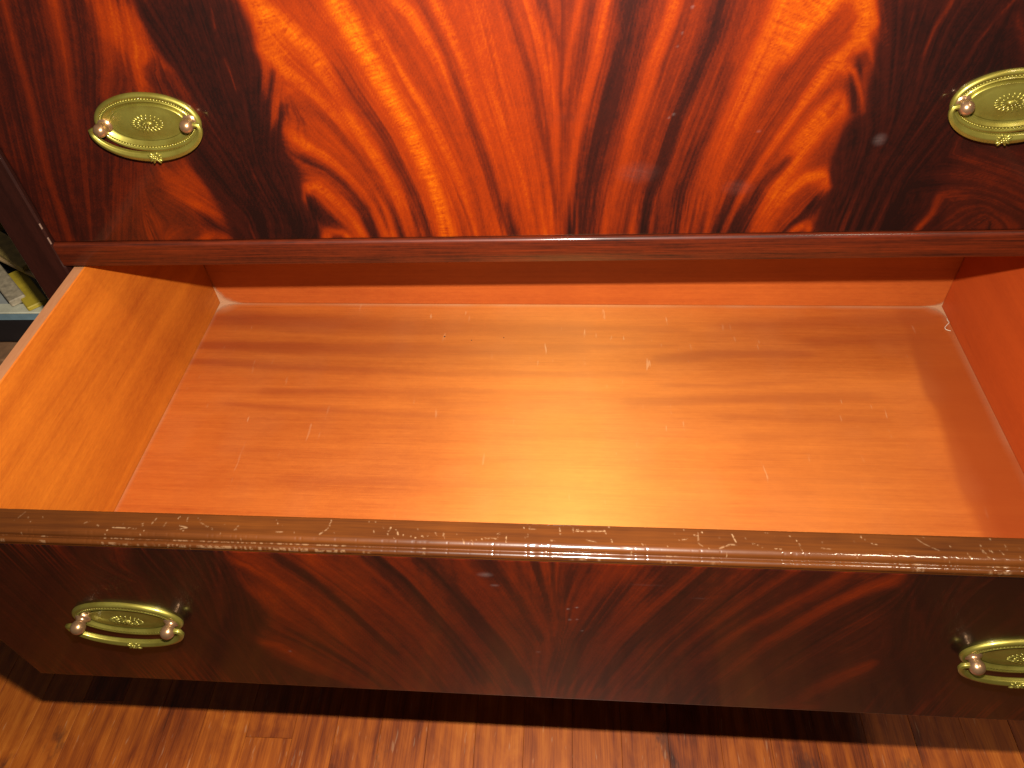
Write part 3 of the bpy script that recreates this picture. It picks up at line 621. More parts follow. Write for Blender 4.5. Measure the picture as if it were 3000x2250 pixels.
def figure(x0, x1, z0, z1, step, ops, rng, base=0.3, steps=44, soft_mix=0.88):
    nx = int((x1 - x0) / step) + 1; nz = int((z1 - z0) / step) + 1
    xs = np.linspace(x0, x1, nx, dtype=np.float32); zs = np.linspace(z0, z1, nz, dtype=np.float32)
    X, Z = np.meshgrid(xs, zs)
    C2 = np.full(X.shape, -0.02, np.float32); S2 = np.zeros_like(C2)
    def window(pts, mar):
        P = np.array(pts); i0 = np.searchsorted(xs, P[:, 0].min() - mar); i1 = np.searchsorted(xs, P[:, 0].max() + mar)
        j0 = np.searchsorted(zs, P[:, 1].min() - mar); j1 = np.searchsorted(zs, P[:, 1].max() + mar)
        return slice(j0, j1), slice(i0, i1)
    for o in ops:
        if o[0] != 's': continue
        sl = window(o[6], 60)
        if X[sl].size == 0: continue
        d, p, c2, s2 = seg_dist(X[sl], Z[sl], o[6])
        w = np.exp(-(d / 16.0) ** 2)
        C2[sl] += w * c2; S2[sl] += w * s2
    ang = 0.5 * np.arctan2(S2, C2); DX = np.cos(ang); DZ = np.sin(ang)
    src = 0.72 * rng.random(X.shape).astype(np.float32) + 0.28 * value_noise(X.shape, 3.0, rng)
    acc = src.copy(); n = 1
    J, I = np.meshgrid(np.arange(nz), np.arange(nx), indexing='ij')
    for sg in (1, -1):
        px = I.astype(np.float32); pz = J.astype(np.float32)
        ii, jj = I, J
        ldx, ldz = DX * sg, DZ * sg
        for k in range(steps):
            px = px + ldx; pz = pz + ldz
            ii = np.clip(np.rint(px).astype(int), 0, nx - 1); jj = np.clip(np.rint(pz).astype(int), 0, nz - 1)
            ndx = DX[jj, ii]; ndz = DZ[jj, ii]
            flip = np.where(ndx * ldx + ndz * ldz < 0, -1.0, 1.0)
            ldx, ldz = ndx * flip, ndz * flip
            acc += src[jj, ii]; n += 1
    def lic(field, DXX, DZZ, k_):
        out = field.copy(); cnt = 1
        for sg in (1, -1):
            px = I.astype(np.float32); pz = J.astype(np.float32); lx, lz = DXX * sg, DZZ * sg
            for k in range(k_):
                px = px + lx; pz = pz + lz
                ii = np.clip(np.rint(px).astype(int), 0, nx - 1); jj = np.clip(np.rint(pz).astype(int), 0, nz - 1)
                a_, b_ = DXX[jj, ii], DZZ[jj, ii]; fl = np.where(a_ * lx + b_ * lz < 0, -1.0, 1.0)
                lx, lz = a_ * fl, b_ * fl
                out += field[jj, ii]; cnt += 1
        return out / cnt
    rp = lic(rng.random(X.shape).astype(np.float32), -DZ, DX, 4)
    rp = np.clip(0.5 + (rp - rp.mean()) / rp.std() * 0.17, 0, 1)
    g = acc / n; g = (g - g.mean()) / (g.std() + 1e-6); g = np.clip(0.5 + g * 0.17, 0, 1)
    T = np.full(X.shape, base, np.float32)
    jit = (g - 0.5) * 11.0 + (value_noise(X.shape, 7, rng) - 0.5) * 3.0
    for o in ops:
        if o[0] == 's':
            _, t0, t1, h0, h1, al, pts = o
            mar = 2.2 * max(h0, h1) + 6; sl = window(pts, mar)
            if X[sl].size == 0: continue
            d, p, _, _ = seg_dist(X[sl], Z[sl], pts)
            hw = h0 + (h1 - h0) * p
            q = np.clip((1.65 * hw - d - jit[sl] * np.minimum(1, hw / 7)) / (1.35 * hw + 0.4), 0, 1)
            a = al * q * q * (3 - 2 * q)
            T[sl] = T[sl] * (1 - a) + (t0 + (t1 - t0) * p) * a
        else:
            _, tone, soft, al, pts = o
            sl = window(pts, soft * 1.5)
            if X[sl].size == 0: continue
            xx, zz = X[sl], Z[sl]
            ins = np.zeros(xx.shape, bool)
            for i in range(len(pts)):
                (ax, az), (bx, bz) = pts[i], pts[(i + 1) % len(pts)]
                if az == bz: continue
                ins ^= ((az > zz) != (bz > zz)) & (xx < (bx - ax) * (zz - az) / (bz - az) + ax)
            d, _, _, _ = seg_dist(xx, zz, pts + [pts[0]])
            sd = np.where(ins, d, -d) + jit[sl] * min(1, soft / 6)
            q = np.clip(sd / (soft * .33 * 2) + 0.5, 0, 1)
            a = al * q * q * (3 - 2 * q)
            T[sl] = T[sl] * (1 - a) + tone * a
    def boxblur(a_, k_, ax):
        c_ = np.cumsum(np.pad(a_, [(k_ + 1, k_) if q == ax else (0, 0) for q in (0, 1)], 'edge'), ax, dtype=np.float64)
        n_ = a_.shape[ax]
        return ((np.take(c_, range(2 * k_ + 1, 2 * k_ + 1 + n_), ax) - np.take(c_, range(0, n_), ax)) / (2 * k_ + 1)).astype(np.float32)
    Tm = boxblur(boxblur(T, 14, 1), 14, 0)
    T = T * soft_mix + Tm * (1 - soft_mix)
    T = 0.45 * T + 0.55 * lic(T.astype(np.float32), DX, DZ, 9)
    T[1:-1, 1:-1] = (T[1:-1, 1:-1] * 2 + T[:-2, 1:-1] + T[2:, 1:-1] + T[1:-1, :-2] + T[1:-1, 2:]) / 6
    return xs, zs, T, g, rp

def fast_mesh(name, V, quads, mats, attrs, smooth=True):
    me = bpy.data.meshes.new(name)
    V = np.asarray(V, np.float32) * MM; Q = np.asarray(quads, np.int32)
    me.vertices.add(len(V)); me.vertices.foreach_set('co', V.ravel())
    me.loops.add(Q.size); me.loops.foreach_set('vertex_index', Q.ravel())
    me.polygons.add(len(Q)); me.polygons.foreach_set('loop_start', np.arange(0, Q.size, 4, dtype=np.int32))
    me.polygons.foreach_set('loop_total', np.full(len(Q), 4, np.int32))
    me.polygons.foreach_set('use_smooth', np.full(len(Q), smooth, bool))
    me.materials.append(mats)
    for k, a in attrs.items():
        at = me.attributes.new(k, 'FLOAT', 'POINT'); at.data.foreach_set('value', np.asarray(a, np.float32).ravel())
    me.update(calc_edges=True); me.validate()
    return me

def grid_quads(nz, nx, flip=False):
    i = np.arange(nz * nx).reshape(nz, nx)
    a, b_, c, d = i[:-1, :-1].ravel(), i[:-1, 1:].ravel(), i[1:, 1:].ravel(), i[1:, :-1].ravel()
    return np.stack((a, d, c, b_) if flip else (a, b_, c, d), 1)

def veneer_front(name, x0, x1, y, z0, z1, thick, ops, seed, parent, base=0.3, gain=0.94, scuffs_and_spots_at=(), smix=0.74):
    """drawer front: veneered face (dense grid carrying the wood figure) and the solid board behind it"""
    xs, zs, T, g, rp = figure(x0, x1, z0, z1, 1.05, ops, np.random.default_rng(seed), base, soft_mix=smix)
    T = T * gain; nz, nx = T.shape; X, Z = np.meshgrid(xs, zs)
    Yb = np.full(X.shape, y, np.float32)
    er = 1.2                                      # softened arrises
    edge = np.minimum(np.minimum(X - x0, x1 - X), np.minimum(Z - z0, z1 - Z))
    Yb += np.where(edge < er, (1 - np.clip(edge / er, 0, 1)) ** 2 * 0.8, 0)
    V = np.stack((X.ravel(), Yb.ravel(), Z.ravel()), 1)
    Q = grid_quads(nz, nx)
    b0 = len(V); yb = y + thick
    ys = y + 0.8
    box = [(x0, ys, z0), (x1, ys, z0), (x1, ys, z1), (x0, ys, z1), (x0, yb, z0), (x1, yb, z0), (x1, yb, z1), (x0, yb, z1)]
    V = np.concatenate((V, np.array(box, np.float32)))
    bq = np.array([(0, 4, 5, 1), (1, 5, 6, 2), (2, 6, 7, 3), (3, 7, 4, 0), (4, 7, 6, 5)]) + b0
    Q = np.concatenate((Q, bq))
    t = np.concatenate((T.ravel(), np.full(8, .2))); gg = np.concatenate((g.ravel(), np.full(8, .5)))
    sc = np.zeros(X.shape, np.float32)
    for (sx, sz, rx, rz, k_) in scuffs_and_spots_at:
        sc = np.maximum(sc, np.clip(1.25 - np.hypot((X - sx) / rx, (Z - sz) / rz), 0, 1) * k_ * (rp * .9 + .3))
    pad = lambda a_, v_: np.concatenate((a_.ravel(), np.full(8, v_)))
    me = fast_mesh(name, V, Q, M['veneer'], {'tone': t, 'grain': gg, 'ripple': pad(rp, .5), 'scuff_and_spot': pad(sc, 0)})
    return link(bpy.data.objects.new(name, me), parent)

# ------------------------------------------------------------------ floor
FZ = -597.0
fl = MB(); fl.box(-1900, 1500, -1300, 1700, FZ - 40, FZ - 4)
floor = tag(fl.obj('floor', M['subfloor']), 'orange brown strip wood floor below the open drawer', kind='structure')
prng = random.Random(5)
x = -1330.0; joints = {}
while x < 820:
    w = prng.choice((54, 57, 60, 60, 63))
    y = -760 - prng.random() * 300
    while y < 1050:
        ln = prng.uniform(330, 880)
        p = MB(); dz = prng.uniform(-0.12, 0.12)
        p.box(-w / 2 + .12, w / 2 - .12, -ln / 2 + .12, ln / 2 - .12, -9, dz, 0.3)
        o = p.obj('plank', M['floor'], floor)
        o.location = ((x + w / 2) * MM, (y + ln / 2) * MM, FZ * MM)
        y += ln
    x += w

# ------------------------------------------------------------------ chest carcass
XO = 457.4; XS = 494.0
chest = tag(empty('chest_of_drawers', (0, 0, FZ * MM)), 'dark polished mahogany chest frame round the closed and the open drawer', 'chest')
def cz(z): return z - FZ
def cpart(name, material, *boxes, bev=1.2):
    b = MB()
    for q in boxes: b.box(q[0], q[1], q[2], q[3], cz(q[4]), cz(q[5]), bev)
    return b.obj(name, material, chest)
def rail(name, z0, z1):
    """front rail with a rounded upper arris, standing a little proud of the drawer fronts"""
    prof = [(22, z1), (3.4, z1)] + [(3.4 - 3.4 * math.sin(a), z1 - 3.4 + 3.4 * math.cos(a)) for a in [R(d) for d in range(10, 91, 8)]]
    prof += [(0, z0 + 1.0), (0.3, z0 + .3), (1.0, z0), (22, z0)]
    b = MB(); n = len(prof)
    V = [(sx, y_, cz(z_)) for sx in (-XO - .5, XO + .5) for y_, z_ in prof]
    F = [(i, (i + 1) % n, n + (i + 1) % n, n + i) for i in range(n)] + [tuple(range(n))[::-1], tuple(range(n, 2 * n))]
    b.add(V, F); return b.obj(name, M['rail'], chest, True, 30)
rail('rail', -24.2, 0.0)
rail('rail', 238.0, 262.0)
rail('rail', -284.0, -260.0)
rail('rail', -540.0, -512.0)
for s in (-1, 1):
    a, c = sorted((s * XO, s * XS))
    cpart('stile', M['rail_v'], (a, c, -0.6, 24, -540, 262), bev=1.6)
    a, c = sorted((s * (XS - 18), s * (XS - 1)))
    cpart('side_panel', M['case'], (a, c, 24, 505, -540, 262))
    a, c = sorted((s * (XO - 30), s * (XS + 1)))
    cpart('foot', M['case'], (a, c, -2, 60, FZ + .5, -540.2), bev=4)
    cpart('foot', M['case'], (a, c, 440, 505, FZ + .5, -540.2), bev=4)
    a, c = sorted((s * (XO + 1), s * (XO - 20)))
    cpart('drawer_runner', M['case'], (a, c, 24, 490, -284, -262))
for (x_, z_, h_) in ((-457.9, 17, 5.5), (-457.7, 1, 7)):
    b = MB(); b.box(x_ - .5, x_ + .45, -1.0, .6, cz(z_), cz(z_ + h_), .3); b.obj('worn_chip', M['chip'], chest)
cpart('back_panel', M['case'], (-XS + 19, XS - 19, 490, 504, -538, 260))
cpart('dust_board', M['case'], (-XS + 19, XS - 19, 22.5, 488, -12, -4))
cpart('dust_board', M['case'], (-XS + 19, XS - 19, 22.5, 488, -300, -290))
cpart('top_board', M['case'], (-XS - 14, XS + 14, -16, 512, 262.3, 284), bev=5)
low = MB(); low.box(-XO + 1, XO - 1, 2.5, 22, cz(-511), cz(-285), 1.2)
low.obj('drawer_front', M['case'], chest)

# ------------------------------------------------------------------ brass handle
def ring_mesh(b, rings, n=96):
    V = []; F = []
    for (ax, bz, y) in rings:
        for k in range(n):
            a = 2 * math.pi * k / n; V.append((ax * math.cos(a), -y, bz * math.sin(a)))
    for i in range(len(rings) - 1):
        for k in range(n):
            k2 = (k + 1) % n; F.append((i * n + k, i * n + k2, (i + 1) * n + k2, (i + 1) * n + k))
    F.append(tuple((len(rings) - 1) * n + k for k in range(n)))
    b.add(V, F)
def handle_meshes():
    me = {}
    b = MB(); RX, RZ = .935, .89
    ring_mesh(b, [(p_ * RX, q_ * RZ, y_) for p_, q_, y_ in [(45.7, 27.2, -0.3), (45.9, 27.4, .8), (45.5, 27.0, 1.7), (44.6, 26.1, 2.7), (43.2, 24.8, 3.2), (41.9, 23.5, 3.0), (41.3, 22.9, 2.2), (39.9, 21.6, 2.1),
                  (39.4, 21.2, 2.9), (38.7, 20.6, 3.2), (38.0, 20.0, 2.7), (36.8, 19.1, 1.7), (35.2, 18.0, .8), (33.8, 17.1, .35), (33.1, 16.6, .35), (32.7, 16.3, 1.3), (32.0, 15.8, 1.7), (31.0, 15.2, 1.6),
                  (26, 12.6, 2.1), (20, 9.7, 2.5), (13, 6.4, 2.8), (6, 3, 2.95), (1, .5, 3.0)]])
    me['plate'] = b.mesh('handle_plate', M['brass'], True, 50)
    b = MB(); K = 96
    for k in range(K):
        a = 2 * math.pi * (k + .5) / K; ca, sa = math.cos(a), math.sin(a)
        x_, z_ = 40.6 * RX * ca, 22.25 * RZ * sa
        rot = Matrix.Rotation(-math.atan2(22.25 * ca, -40.6 * sa) + .6, 3, 'Y')
        b.ball((x_, -2.35, z_), 1.1, .85, .65, 6, 4, rot)
    me['bead'] = b.mesh('bead_ring', M['brass'], True)
    b = MB()
    for k in range(22):
        a = 2 * math.pi * k / 22; x_, z_ = 11.6 * math.cos(a), 5.9 * math.sin(a)
        rot = Matrix.Rotation(-math.atan2(z_ * 1.2, x_), 3, 'Y')
        b.ball((x_, -2.6, z_), 2.2, .8, .8, 7, 4, rot)
    for k in range(15):
        a = 2 * math.pi * (k + .4) / 15; x_, z_ = 7.6 * math.cos(a), 4.0 * math.sin(a)
        rot = Matrix.Rotation(-math.atan2(z_ * 1.2, x_), 3, 'Y')
        b.ball((x_, -2.8, z_), 1.8, .8, .7, 7, 4, rot)
    b.ball((0, -3.2, 0), 4.6, 1.2, 2.5, 16, 6)
    for k in range(6):
        a = 2 * math.pi * k / 6; b.ball((2.6 * math.cos(a), -4.0, 1.4 * math.sin(a)), 1.0, .7, .7, 6, 4)
    me['rosette'] = b.mesh('rosette', M['brass'], True)
    b = MB()
    prof = [(0, 6.0), (1.8, 6.0), (2.4, 5.6), (2.8, 4.6), (3.4, 4.1), (4.6, 3.8), (5.6, 4.0), (6.1, 4.5)]
    prof += [(9.2 - 5.4 * math.cos(R(d)), 5.4 * math.sin(R(d))) for d in range(56, 180, 12)] + [(14.58, .3)]
    V = []; F = []; n = 20
    for (y, r_) in prof:
        for k in range(n):
            a = 2 * math.pi * k / n; V.append((r_ * math.cos(a), -y - 0.6, r_ * math.sin(a)))
    for i in range(len(prof) - 1):
        for k in range(n):
            k2 = (k + 1) % n; F.append((i * n + k, i * n + k2, (i + 1) * n + k2, (i + 1) * n + k))
    F.append(tuple((len(prof) - 1) * n + k for k in range(n)))
    b.add(V, F); me['knob'] = b.mesh('knob', M['brass_post'], True, 60)
    b = MB(); pts = []; rad = []; flat = []
    BY = -8.8
    def addp(x_, z_, r_, f_): pts.append((x_, BY, z_)); rad.append(r_); flat.append(f_)
    addp(-36.5, 0, 1.8, 1); addp(-40.5, .3, 1.9, 1); addp(-43.4, -.4, 2.1, 1); 
    for d in range(188, 353, 4):
        a = R(d); k = 1 - abs(d - 270) / 82.0
        addp(44.2 * math.cos(a) , 24.4 * math.sin(a) , 2.0 + 1.9 * max(0, k) ** .7, .95 - .2 * max(0, k))
    addp(43.4, -.4, 2.1, 1); addp(40.5, .3, 1.9, 1); addp(36.5, 0, 1.8, 1)
    b.tube(pts, rad, 24, 0.075, 6, flat)
    me['bail'] = b.mesh('bail', M['brass'], True)
    b = MB()
    for sx in (-1, 1):
        for k in range(5):
            a = R(-60 + 30 * k)
            rot = Matrix.Rotation(-a if sx > 0 else math.pi + a, 3, 'Y')
            b.ball((sx * 3.8 * math.cos(a), BY - 2.3 - .4 * (k % 2), -24.4 + 3.2 * math.sin(a)), 2.5, 1.1, 1.0, 7, 4, rot)
    for k in range(6):
        a = 2 * math.pi * k / 6; b.ball((1.7 * math.cos(a), BY - 3.1, -24.4 + 1.6 * math.sin(a)), 1.1, .9, 1.1, 7, 4)
    b.ball((0, BY - 3.5, -24.4), 1.2, 1.0, 1.2, 8, 5)
    me['flower'] = b.mesh('bail_flower', M['brass'], True)
    return me
HM = handle_meshes()
def handle(x_, y_, z_, parent, tilt=0.0):
    pl = link(bpy.data.objects.new('handle_plate', HM['plate']), parent)
    pl.location = (x_ * MM, y_ * MM, z_ * MM); pl.rotation_euler = (0, tilt, 0)
    for nm, key, dx in (('bead_ring', 'bead', 0), ('rosette', 'rosette', 0), ('bail', 'bail', 0), ('bail_flower', 'flower', 0), ('knob', 'knob', -35), ('knob', 'knob', 35)):
        o = link(bpy.data.objects.new(nm, HM[key]), pl); o.location = (dx * MM, 0, 0)
    return pl

# ------------------------------------------------------------------ closed upper drawer
closed = tag(empty('drawer', (0, 0, 0)), 'closed flame mahogany drawer above the rail, with oval brass handles', 'drawer', 'drawers of the chest')
veneer_front('front_panel', -456.2, 456.2, 2.5, 0.9, 237.0, 19.0, UPPER_FIGURE, 21, closed, scuffs_and_spots_at=((239, 84, 5.0, 5.0, .13), (83, 167, 1.0, 1.0, .2), (88, 184, 1.2, 1.2, .28), (80.6, 158, 1.0, 1.0, .18), (83, 108, 1.2, 1.2, .2), (79.8, 105.4, 1.0, 1.0, .2), (148, 93, 1.8, 1.0, .12), (60, 60, 16, 9, .04), (140, 45, 12, 7, .035)))  # first entry is a pale round spot in the veneer colour
handle(-323.0, 2.4, 112.0, closed, R(-1.5)); handle(323.0, 2.4, 112.0, closed, R(1.0))
sd = MB()
for s in (-1, 1):
    a, c = sorted((s * 440, s * 452)); 
    b = MB(); b.box(a, c, 21.6, 460, 14, 228, .5); b.obj('side_board', M['inside_l'], closed)
b = MB(); b.box(-439.9, 439.9, 21.6, 459, 20, 26); b.obj('bottom_board', M['inside_l'], closed)
b = MB(); b.box(-439.8, 439.8, 448, 459, 26.1, 226); b.obj('back_board', M['inside_l'], closed)

# ------------------------------------------------------------------ open lower drawer (sags and sits slightly askew)
opened = tag(empty('drawer', (0, 0, 0), (0.0133, 0, -0.0171)), 'empty open drawer with bright orange mahogany inside and a scratched front edge', 'drawer', 'drawers of the chest')
E_ = 291.15; TF = 21.9; ZT = -26.1; ZF = -255.7; ZB = -225.8; YB = 177.6; W_ = 442.6; WF = 456.2
LIPH = 9.0
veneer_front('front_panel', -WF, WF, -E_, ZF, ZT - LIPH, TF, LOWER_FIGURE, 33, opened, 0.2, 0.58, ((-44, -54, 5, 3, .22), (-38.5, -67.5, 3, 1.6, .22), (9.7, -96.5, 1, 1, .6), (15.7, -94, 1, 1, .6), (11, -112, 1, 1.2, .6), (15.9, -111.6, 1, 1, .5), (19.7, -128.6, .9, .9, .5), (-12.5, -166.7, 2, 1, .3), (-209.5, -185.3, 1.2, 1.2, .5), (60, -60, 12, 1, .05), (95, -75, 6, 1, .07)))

def lip_mesh():
    # section from the inside edge over the flat top, rounded arris, quirk and bead (y forward negative)
    yi = -E_ + TF
    sec = [(yi, ZT - LIPH), (yi, ZT - 1.0), (yi - .25, ZT - .3)]
    for k in range(23): sec.append((yi - 0.9 - k * 0.58, ZT))
    y0 = yi - 13.7
    for d in range(6, 79, 6): sec.append((y0 - 4.2 * math.sin(R(d)), ZT - 3.4 * (1 - math.cos(R(d)))))
    yq = y0 - 4.2
    sec += [(yq, ZT - 3.4), (yq - .15, ZT - 4.1), (yq - .8, ZT - 4.35)]
    cyb, czb, rb = yq - 2.3, ZT - 5.6, 2.2
    for d in range(125, -61, -15): sec.append((cyb - rb * math.cos(R(d)) , czb + rb * math.sin(R(d))))
    sec += [(-E_ - .2, ZT - 8.4), (-E_, ZT - LIPH)]
    sec = np.array(sec, np.float32)
    nx = 1700; xs = np.linspace(-WF, WF, nx).astype(np.float32)
    ns = len(sec)
    Y = np.repeat(sec[:, 0][:, None], nx, 1); Z = np.repeat(sec[:, 1][:, None], nx, 1); X = np.repeat(xs[None], ns, 0)
    nick = np.zeros_like(X); r_ = np.random.default_rng(3)
    for pts in LIP_NICKS:
        d, p, _, _ = seg_dist(X, Y, pts); s = np.clip((0.58 - d) / .5, 0, 1) * r_.uniform(.15, .48); nick = np.maximum(nick, s * (Z > ZT - 3.5))
    r_ = np.random.default_rng(3)
    for i in range(110):
        px = r_.uniform(-WF, WF); py = yi - r_.uniform(1, 19.5); l = r_.choice([.15, .4, .8, 2.0], p=[.5, .3, .14, .06]); a = r_.normal(1.35, .5)
        d, p, _, _ = seg_dist(X, Y, [(px, py), (px + l * math.cos(a), py + l * math.sin(a))])
        nick = np.maximum(nick, np.clip((.55 - d) / .4, 0, 1) * r_.uniform(.1, .55) * (Z > ZT - 6))
    # worn, dented ridges
    nb = value_noise((8, nx), 9, r_)[3]; nb2 = value_noise((8, nx), 3.2, r_)[3]
    dent = np.clip(nb2 - .72, 0, 1) * 1.2 + (nb - .5) * .12
    ridge = ((Z < ZT - .2) & (Z > ZT - 8)).astype(np.float32)
    Z = Z - dent[None] * ridge * .55
    worn = np.clip(value_noise((8, nx), 28, r_)[4] - .63, 0, 1) * 3.0
    fl = np.clip(value_noise((8, nx), 3.0, r_)[2] * 2.4 - .9, 0, 1)
    nick = np.maximum(nick, np.clip(worn * fl, 0, .18)[None] * ((Z < ZT - 3.9) & (Z > ZT - 7.2)))
    Z = Z - nick * .12
    V = np.stack((X.ravel(), Y.ravel(), Z.ravel()), 1)
    Q = grid_quads(ns, nx, True)
    return fast_mesh('top_edge', V, Q, M['lip'], {'nick': nick})
link(bpy.data.objects.new('top_edge', lip_mesh()), opened)
for s in (-1, 1):
    a, c = sorted((s * W_, s * (W_ + 11.4)))
    b = MB()
    V = [(a, -E_ + TF, ZF + 4), (c, -E_ + TF, ZF + 4), (c, YB + 12, ZF + 4), (a, YB + 12, ZF + 4)]
    b.box(a, c, -E_ + TF + .1, YB + 12, ZF + 4, ZT - 2.2, 0.9)
    top_i = [i for i, f in enumerate(b.f) if all(abs(b.v[k][2] - (ZT - 2.2)) < 1e-6 for k in f)]
    for i in top_i: b.mi[i] = 1
    ob = b.obj('side_board', [M['inside_l' if s < 0 else 'inside_r'], M['edge']], opened)
# bottom board with ribbon figure
xs, ys, T, g, _ = figure(-W_ + .3, W_ - .3, -E_ + TF + .2, YB - .2, 2.2, BOTTOM_FIGURE, np.random.default_rng(8), 0.0, 20)
X, Y = np.meshgrid(xs, ys)
vn = value_noise(X.shape, 14, RNG)
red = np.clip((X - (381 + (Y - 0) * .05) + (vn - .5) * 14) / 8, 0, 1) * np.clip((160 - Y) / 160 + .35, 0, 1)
back = np.clip((Y - (YB - 6)) / 5, 0, 1) * .5
lf = np.clip(((-W_ + 5) - X) / 5, 0, 1) * .35; rt = np.clip((X - (W_ - 9)) / 9, 0, 1) * .3
crn = np.clip(1 - np.hypot((X + W_) / 30, (Y - YB) / 24), 0, 1) + np.clip(1 - np.hypot((X - W_) / 26, (Y - YB) / 20), 0, 1) * .8
film = np.clip(vn - .45, 0, 1) * .35
film = film * .35
dust = np.clip(np.maximum.reduce([back * (vn + .3), lf * (vn + .4), rt * (vn + .4), crn * (.5 + .5 * vn), film * .55]), 0, .9)
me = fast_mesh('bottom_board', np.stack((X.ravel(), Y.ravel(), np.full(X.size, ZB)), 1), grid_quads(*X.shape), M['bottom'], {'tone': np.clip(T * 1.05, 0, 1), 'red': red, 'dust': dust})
link(bpy.data.objects.new('bottom_board', me), opened)
b = MB(); b.box(-W_ + .4, W_ - .4, -E_ + TF + .3, YB + 11.5, ZB - 7, ZB - .4); b.obj('bottom_board_core', M['inside_back'], opened)
b = MB(); b.box(-W_ + .1, W_ - .1, YB, YB + 12, ZB + .05, ZT - 8, .6); b.obj('back_board', M['inside_back'], opened)
for (hx, hy, r_) in ((-144, 118, 1.0), (-111, 112, .75), (-73, 117, .7)):
    b = MB(); b.add([(r_ * math.cos(2 * math.pi * k / 10), r_ * math.sin(2 * math.pi * k / 10), .0) for k in range(10)], [tuple(range(10))])
    o = b.obj('nail_hole', M['hole'], opened); o.location = (hx * MM, hy * MM, (ZB + .12) * MM)
handle(-323.0, -E_ - .1, -137.5, opened, R(1.0)); handle(323.0, -E_ - .1, -137.5, opened, R(-1.0))

# dust gathered in the two back corners, and a curl of lint
def dust_material():
    m_, nt, b_ = mat('pale_dust_film')
    n_ = noise(nt, coords(nt, (1, 1, 1)), 160, 4, 0.7)
    a_ = sstep(nt, math_(nt, 'ADD', attr(nt, 'cover'), math_(nt, 'MULTIPLY', math_(nt, 'SUBTRACT', n_, 0.5), 0.5)), 0.18, 0.85)
    b_.inputs['Base Color'].default_value = (.44, .23, .12, 1); b_.inputs['Roughness'].default_value = 0.95
    nt.links.new(math_(nt, 'MULTIPLY', a_, 0.8), b_.inputs['Alpha'])
    return m_
M['dust_film'] = dust_material()
def dust_patch(sx, a_wall, h_wall, a_fl, d_fl, label):
    """thin film settled in a corner: one sheet bent over the back board and the bottom board"""
    n = 14; V = []; cov = []; Q = []
    for wall in (1, 0):
        base = len(V)
        for i in range(n + 1):
            for k in range(n + 1):
                u_, w_ = i / n, k / n
                x_ = sx * (W_ - .3 - u_ * (a_wall if wall else a_fl))
                if wall: V.append((x_, YB - .35, ZB + .35 + w_ * h_wall))
                else: V.append((x_, YB - .35 - w_ * d_fl, ZB + .35))
                cov.append(max(0, 1 - (u_ ** .6 + w_ ** .6)) * 1.6)
        for i in range(n):
            for k in range(n):
                p = base + i * (n + 1) + k; Q.append((p, p + 1, p + n + 2, p + n + 1))
    me = fast_mesh('dust', V, Q, M['dust_film'], {'cover': cov})
    o = link(bpy.data.objects.new('dust', me)); o.rotation_euler = opened.rotation_euler
    return tag(o, label, 'dust', kind='stuff')
dust_patch(-1, 46, 60, 60, 34, 'pale dust packed in the back left corner of the open drawer')
dust_patch(1, 40, 14, 40, 44, 'pale dust packed in the back right corner of the open drawer')
b = MB(); raw = [(447-6, 155, 1.2), (440, 151, 1.8), (440.5, 147, 2.0), (437, 143, 1.4), (434, 139.5, 1.0), (434, 136.5, .9), (436.5, 134.5, 1.0), (439, 134, .8)]
pts = []
for i in range(len(raw) - 1):
    p0, p1, p2, p3 = (Vector(raw[max(0, min(len(raw) - 1, j))]) for j in (i - 1, i, i + 1, i + 2))
    for k in range(5):
        t = k / 5; pts.append(.5 * ((2 * p1) + (p2 - p0) * t + (2 * p0 - 5 * p1 + 4 * p2 - p3) * t * t + (3 * p1 - p0 - 3 * p2 + p3) * t ** 3))
b.tube([(p.x, p.y, p.z + ZB) for p in pts], [.38] * len(pts), 6)
o = b.obj('lint_thread', M['lint'], None, True); o.rotation_euler = opened.rotation_euler
tag(o, 'curled white lint thread near the back right corner of the open drawer', 'thread')

# ------------------------------------------------------------------ odds and ends beside the chest (left)
M['black_plastic'] = plain('black_plastic', (.012, .011, .013), 0.4)
M['pale_blue'] = plain('pale_blue_plastic', (.20, .31, .36), 0.5)
M['pale_grey'] = plain('pale_grey_paint', (.62, .60, .44), 0.6)
M['yellow'] = plain('yellow_paint', (.50, .36, .02), 0.6)
M['ochre'] = plain('ochre_wood', (.46, .32, .08), 0.6, 0.4, 90)
M['tan'] = plain('tan_wood', (.55, .36, .16), 0.6)
M['grey'] = plain('grey_paper', (.36, .37, .34), 0.7)
M['stick'] = plain('weathered_stick', (.42, .34, .22), 0.7, 0.4, 120)
M['stool'] = plain('brown_stool_wood', (.26, .13, .06), 0.6, 0.4, 60)
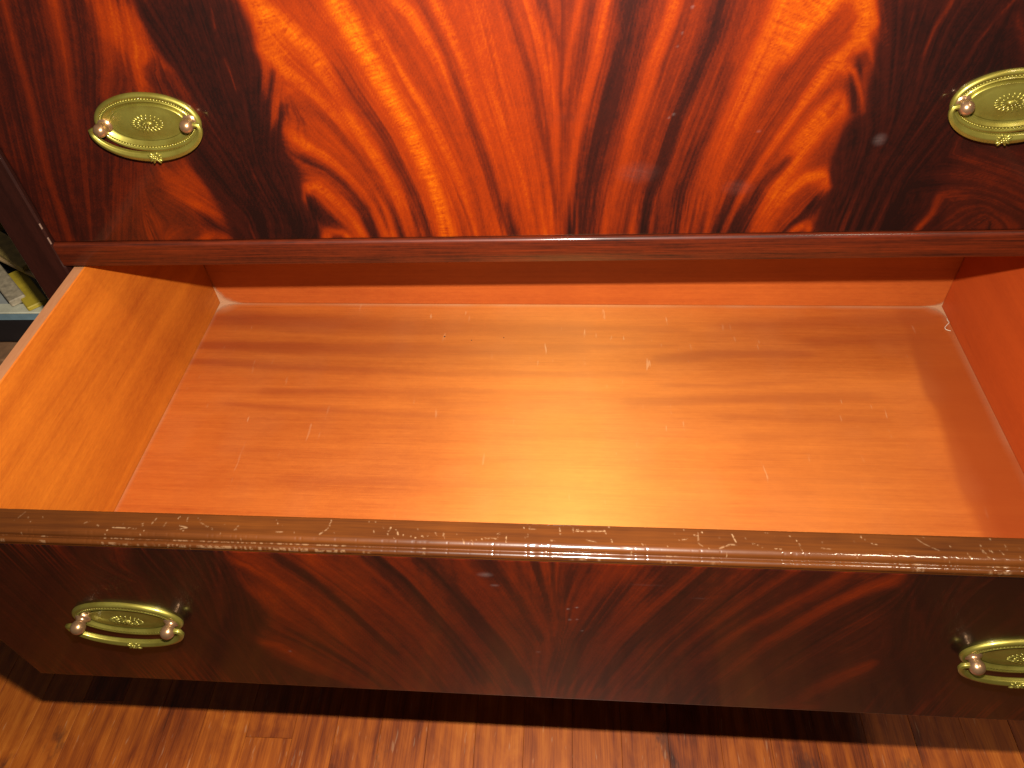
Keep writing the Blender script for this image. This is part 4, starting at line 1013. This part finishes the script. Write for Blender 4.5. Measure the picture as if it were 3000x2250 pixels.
# low slatted stool carrying the tray
stool = tag(empty('stool', (-.745, .18, FZ * MM)), 'brown slatted stool under the black tray left of the chest', 'stool')
st = -FZ - 240
for k in range(8):
    b = MB(); b.box(-168, 168, -160 + k * 40, -126 + k * 40, st - 14, st, 2); b.obj('slat', M['stool'], stool)
for sx in (-1, 1):
    b = MB(); b.box(sx * 150 - 14, sx * 150 + 14, -156, 154, st - 40, st - 14.2, 2); b.obj('crossbar', M['stool'], stool)
    for sy in (-1, 1):
        b = MB(); b.box(sx * 150 - 13, sx * 150 + 13, sy * 138 - 13, sy * 138 + 13, 0.5, st - 40.2, 2); b.obj('leg', M['stool'], stool)
tray = tag(empty('tray', (-.745, .235, -.2395)), 'open black tray with a pale rim and blue edge on the slatted stool', 'tray')
b = MB(); b.box(-150, 150, -101, 101, 0, 4); b.obj('base', M['black_plastic'], tray)
for (x0, x1, y0, y1) in ((-150, 150, -101, -95), (-150, 150, 95, 101), (-150, -144, -94.8, 94.8), (144, 150, -94.8, 94.8)):
    b = MB(); b.box(x0, x1, y0, y1, 4.2, 36); b.obj('wall', M['black_plastic'], tray)
    b = MB(); b.box(x0 - 1, x1 + 1, y0 - 1, y1 + 1, 36.2, 47, .5); b.obj('edge_band', M['pale_blue'], tray)
for (x0, x1, y0, y1) in ((-153, 153, -104, -86), (-153, 153, 86, 104), (-153, -135, -85.8, 85.8), (135, 153, -85.8, 85.8)):
    b = MB(); b.box(x0, x1, y0, y1, 47.2, 50, 1); b.obj('rim', M['pale_grey'], tray)
def bar(name, label, cat, material, p0, p1, w, z, th):
    d = Vector((p1[0] - p0[0], p1[1] - p0[1], 0)); L = d.length
    b = MB(); b.box(0, L, -w / 2, w / 2, 0, th, min(1.2, th * .3))
    o = b.obj(name, material); o.location = (p0[0] * MM, p0[1] * MM, z * MM); o.rotation_euler = (0, 0, math.atan2(d.y, d.x))
    return tag(o, label, cat)
bar('paper_stack', 'grey papers lying inside the black tray', 'papers', M['grey'], (-775, 190), (-620, 190), 66, -220, 18)
bar('stick', 'weathered grey stick slanting down to the pale rim of the tray', 'stick', M['stick'], (-800, 272), (-668, 147), 19, -189, 9)
bar('strip', 'short yellow strip beside the chest stile', 'strip', M['yellow'], (-706, 205), (-640, 140), 24, -189, 6)
bar('strip', 'broad ochre strip lying across the far side of the tray', 'strip', M['ochre'], (-860, 330), (-672, 204), 28, -176, 8)
bar('rod', 'thin tan rod lying beside the ochre strip', 'rod', M['tan'], (-850, 292), (-650, 180), 6, -179.5, 5)
bar('block', 'yellow block at the far left edge of the pile beside the chest', 'block', M['yellow'], (-880, 345), (-775, 315), 40, -189, 14)
